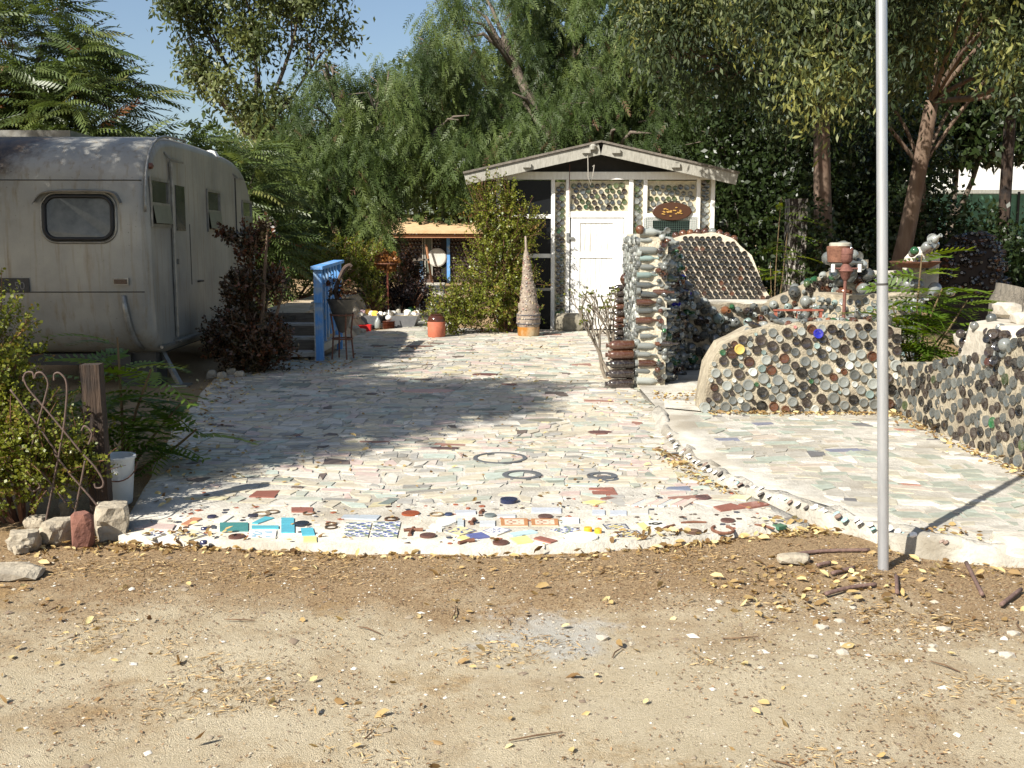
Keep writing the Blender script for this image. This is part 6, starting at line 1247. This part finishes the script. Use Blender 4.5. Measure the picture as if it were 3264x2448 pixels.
# ivy post with flaking white paint
iv = empty('flaking_post', (5.05, 18.9, 0), 'flaking whitewashed post half hidden by ivy beside the shed', 'post')
MB().b2(-.16, .16, -.16, .16, 0, 2.3).build('timber', pm('flaking_whitewash', lin((.16, .13, .11)), lin((.74, .72, .68)), scale=5, rough=.9, streak=(4, 4, 1.2), thr=(.5, .56)), iv)
hang_leaf_tree('ivy', 'dark glossy ivy climbing the flaking white post', (5.2, 18.8, 0), [(5.4, 18.7, .8, .5, .3, .9), (5.3, 18.75, 1.5, .35, .25, .8), (6.0, 19.2, .9, .7, .4, 1.0)], 260, L=.09, w=.08, mat=L_dark, seed=74, trunk=False, per=8, spread=.12, down=.4, cat='ivy')
# leafless jade plant in front of the wing wall
jp = empty('bare_jade_plant', (at(612, 372, 11.6).x, 11.6, 0), 'bare branching jade plant with tiny rosettes before the white door', 'plant'); m = MB(); tips = []
rng = random.Random(5)
def grow(p, d, l, r, lev):
    e = p + d * l + Vector((0, 0, .15 * l)); m.tube([p, (p + e) / 2 + Vector((rng.uniform(-.02, .02), 0, rng.uniform(-.01, .02))), e], [r, r * .85, r * .7], 6, cap=False)
    if lev == 0: tips.append(e); return
    for k in range(rng.choice([2, 2, 3])):
        nd = (d + Vector((rng.uniform(-.8, .8), rng.uniform(-.6, .6), rng.uniform(.0, .7)))).normalized(); grow(e, nd, l * rng.uniform(.6, .85), r * .68, lev - 1)
for (dx, l) in ((-.55, .26), (-.15, .34), (.1, .3), (-.35, .32)): grow(Vector((rng.uniform(-.05, .05), 0, -.03)), Vector((dx, 0, 1)).normalized(), l, .022, 4)
m.build('branches', pm('grey_jade_bark', lin((.42, .38, .33)), lin((.52, .48, .42)), scale=18, rough=.9, bump=.3), jp, smooth=True)
tp_ = np.repeat(np.array([tuple(t) for t in tips]), 7, 0) + np.array(jp.location); n = len(tp_); v, f = inst(leaf_tmpl(.022, .018), LEAF_F, tp_, frame(unit(rdir(n) + np.array([0, 0, .5])), rdir(n)), None)
tag(crown_mesh([(v, f, RNG.random(n))], L_port, jp, 'rosettes'), kind='stuff')
# stones under the jade bush
for k, (px, py) in enumerate(((222, 381), (232, 377), (212, 379), (240, 380), (228, 371))): c = gp(px, py); o = rock('white_rubble', (c.x, c.y, .05), (.07, .06, .07), MR, seed=90 + k, lev=2, rough=.5); tag(o, 'pale broken rubble at the foot of the jade bush', 'rubble', 'rubble under the jade bush')

# ------------------------------------------------------------------ litter on the ground
DL = leaf_mat('dry_leaf', [(0, (.16, .09, .035)), (.35, (.30, .20, .08)), (.75, (.50, .37, .16)), (1, (.60, .52, .26))], rough=.6, transl=.2)
CURL = np.array([(0, 0, .12), (.28, -.42, .24), (.68, -.40, .20), (1, .04, .02), (.66, .44, .05), (.26, .40, .16), (.5, 0, .02)]); CURL_F = [(0, 1, 6, 5), (1, 2, 3, 6), (6, 3, 4, 5)]
def litter(name, pts, L, w, mat, seed, zf, tag_label=None, curl=1.0):
    rng = np.random.default_rng(seed); n = len(pts); az = rng.random(n) * 6.283; d = np.stack([np.cos(az), np.sin(az), rng.normal(0, .22 * curl, n)], 1); up = unit(np.array([0, 0, 1.0]) + rng.normal(0, .35 * curl, (n, 3)))
    P = np.array([(x, y, zf(x, y)) for x, y in pts]); v, f = inst(CURL * np.array([L, w, L * .8 * curl]), CURL_F, P, frame(d, up), rng.uniform(.4, 1.25, n))
    o = np_mesh(name, v, f, mat, None, tint=np.repeat(rng.random(n), 3)); tag(o, kind='stuff'); return o
def gzf(x, y):
    if y > yfront(max(-2.05, min(1.62, x))) and xl(y) < x < xr(y) and y > 5.1: return SLAB + .006 + tz(x, y)
    if x > (kx(y) if y > 4.85 else 99) + .05: return PZ + .008
    return .012 * noise3((x, y, 0), 1.6) + .006 * noise3((x, y, 3), 6) - .006
rg = np.random.default_rng(101)
pts = []
def blob(cx, cy, sx, sy, n): 
    for _ in range(n): pts.append((rg.normal(cx, sx), rg.normal(cy, sy)))
for c, sx, sy, n in (((1130, 1060), .25, .16, 170), ((1010, 780), .12, .07, 90), ((1700, 880), .14, .08, 60), ((1240, 1170), .3, .15, 90), ((330, 430), .05, .10, 60), ((1940, 980), .1, .1, 30), ((180, 840), .15, .05, 70)):
    g_ = gp(*zr(*c)); blob(g_.x, g_.y, sx, sy, n)
g_ = gp(*zl(560, 1370)); blob(g_.x, g_.y, .3, .08, 130); g_ = gp(*zl(780, 1360)); blob(g_.x, g_.y, .25, .06, 70)
for _ in range(420): x = rg.uniform(-2.2, 1.7); pts.append((x, yfront(x) - abs(rg.normal(0, .05)) - .02))
for _ in range(330): pts.append((rg.uniform(-2.6, 2.8), 2.6 + 2.7 * rg.random() ** .8))
for _ in range(500): y = rg.uniform(6.0, 12.8); pts.append((xl(y) + rg.normal(.05, .22), y))
for _ in range(260): y = rg.uniform(12, 13.6); pts.append((rg.uniform(-3.5, -2.0), y))
for _ in range(300): pts.append((rg.uniform(1.7, 3.4), 8.97 - abs(rg.normal(0, .05))))
for _ in range(260): y = rg.uniform(6.4, 9); pts.append((3.30 - abs(rg.normal(0, .06)), y))
for _ in range(150): y = rg.uniform(6.2, 7.6); pts.append((kx(y) - .13 - abs(rg.normal(0, .05)), y))
for _ in range(500): y = rg.uniform(5.5, 16); pts.append((rg.uniform(xl(y), xr(y)), y))
g_ = gp(690, 408); blob(g_.x - .1, g_.y + .2, .22, .2, 120)
litter('leaf_litter', pts[::2], .054, .020, DL, 5, lambda x, y: gzf(x, y) + .005, curl=1.7)
litter('leaf_litter', pts[1::2], .036, .022, DL, 8, lambda x, y: gzf(x, y) + .004, curl=1.2)
# crushed seed and bark chips of the mulch strip
pts2 = []
while len(pts2) < 15000:
    x, y = rg.uniform(-2.9, 2.9), rg.uniform(2.5, 5.5)
    if y > yfront(max(-2.05, min(1.62, x))) - .01 and x < 1.75: continue
    if x > 1.75 and y > kx(y) * 0 + ip(x, [1.75, 2.1, 2.5, 3.1], [5.6, 5.1, 4.92, 4.8]): continue
    k = .18 + .82 * max(0, min(1, (y - 3.6) / 1.1)) * (.45 + 1.1 * (noise3((x, y, 9), 1.1) + .4)) + (.6 if noise3((x, y, 2), 1.9) > .28 else 0)
    if rg.random() < k: pts2.append((x, y))
litter('seed_and_bark_mulch', pts2, .014, .006, leaf_mat('mulch_chip', [(0, (.11, .06, .03)), (.5, (.25, .15, .075)), (1, (.42, .29, .15))], transl=.05), 6, lambda x, y: gzf(x, y) + .003, curl=.6)
# pebbles
pv, pf = [], []; OCT = np.array([(1, 0, 0), (0, 1, 0), (-1, 0, 0), (0, -1, 0), (0, 0, .7), (0, 0, -.5)]); OF = [(0, 1, 4), (1, 2, 4), (2, 3, 4), (3, 0, 4)]
P = np.array([(rg.uniform(-2.6, 2.7), 2.5 + 2.6 * rg.random()) for _ in range(5200)]); s = .003 + .006 * rg.random(5200) ** 3 + (rg.random(5200) < .025) * rg.uniform(.006, .016, 5200)
hot = rg.random(5200) < .22; P[hot] = np.stack([rg.normal(1.35, .55, hot.sum()), rg.normal(4.1, .33, hot.sum())], 1)
Z = np.array([gzf(x, y) for x, y in P]); az = rg.random(5200) * 6.28; ax = np.stack([np.stack([np.cos(az), np.sin(az), 0 * az], 1), np.stack([-np.sin(az), np.cos(az), 0 * az], 1), np.tile([0, 0, 1.0], (5200, 1))], 2) * np.stack([rg.uniform(.8, 1.6, 5200), np.ones(5200), rg.uniform(.5, 1, 5200)], 1)[:, None, :]
v, f = inst(OCT, OF, np.column_stack([P, Z]), ax, s)
o = np_mesh('gravel', v, f, attr_mat('pebble', rough=.9, dirt=.2), None, col=np.repeat(np.array([lin(c) for c in ((.74, .70, .62), (.60, .55, .47), (.82, .80, .75), (.5, .44, .37))])[rg.integers(0, 4, 5200)], 4, 0)); tag(o, kind='stuff')
# bits of broken white plaster and twigs
for k in range(16):
    x, y = rg.normal(1.3, .5), rg.normal(4.15, .28); s_ = rg.uniform(.015, .04); o = rock('plaster_crumb', (x, y, gzf(x, y) + .004), (s_, s_ * .7, s_ * .4), M_wcem, seed=200 + k, lev=1, rough=.5); tag(o, 'crumb of white plaster scattered in the dirt before the flagpole', 'crumb', 'plaster crumbs in the dirt')
for k in range(26):
    x, y = rg.uniform(-2, 2.2), rg.uniform(2.7, 5.0); a = rg.random() * 3.1; l_ = rg.uniform(.06, .2); z = gzf(x, y) + .006; o = MB().tube([(-l_ / 2 * math.cos(a), -l_ / 2 * math.sin(a), .002), (rg.normal(0, .01), rg.normal(0, .01), .006), (l_ / 2 * math.cos(a), l_ / 2 * math.sin(a), .001)], [.0022, .003, .0016], 5).build('twig', pm('twig_bark', lin((.42, .32, .22)), lin((.32, .24, .17)), scale=30, rough=.9)); o.location = (x, y, z); tag(o, 'thin dry brown twig lying on the sandy dirt', 'twig', 'twigs on the dirt')

# straw-coloured dry grass and bark threads drifted in patches
pts3 = []
while len(pts3) < 7000:
    x, y = rg.uniform(-2.8, 2.8), rg.uniform(2.5, 5.3)
    if y > yfront(max(-2.05, min(1.62, x))) - .02: continue
    if noise3((x, y * 1.3, 12), 1.5) + .35 * noise3((x, y, 7), 5) > .16 + .25 * rg.random(): pts3.append((x, y))
litter('dry_straw', pts3, .034, .0035, leaf_mat('straw', [(0, (.20, .12, .05)), (.6, (.40, .27, .12)), (1, (.55, .42, .22))], transl=.05), 9, lambda x, y: gzf(x, y) + .003, curl=.5)
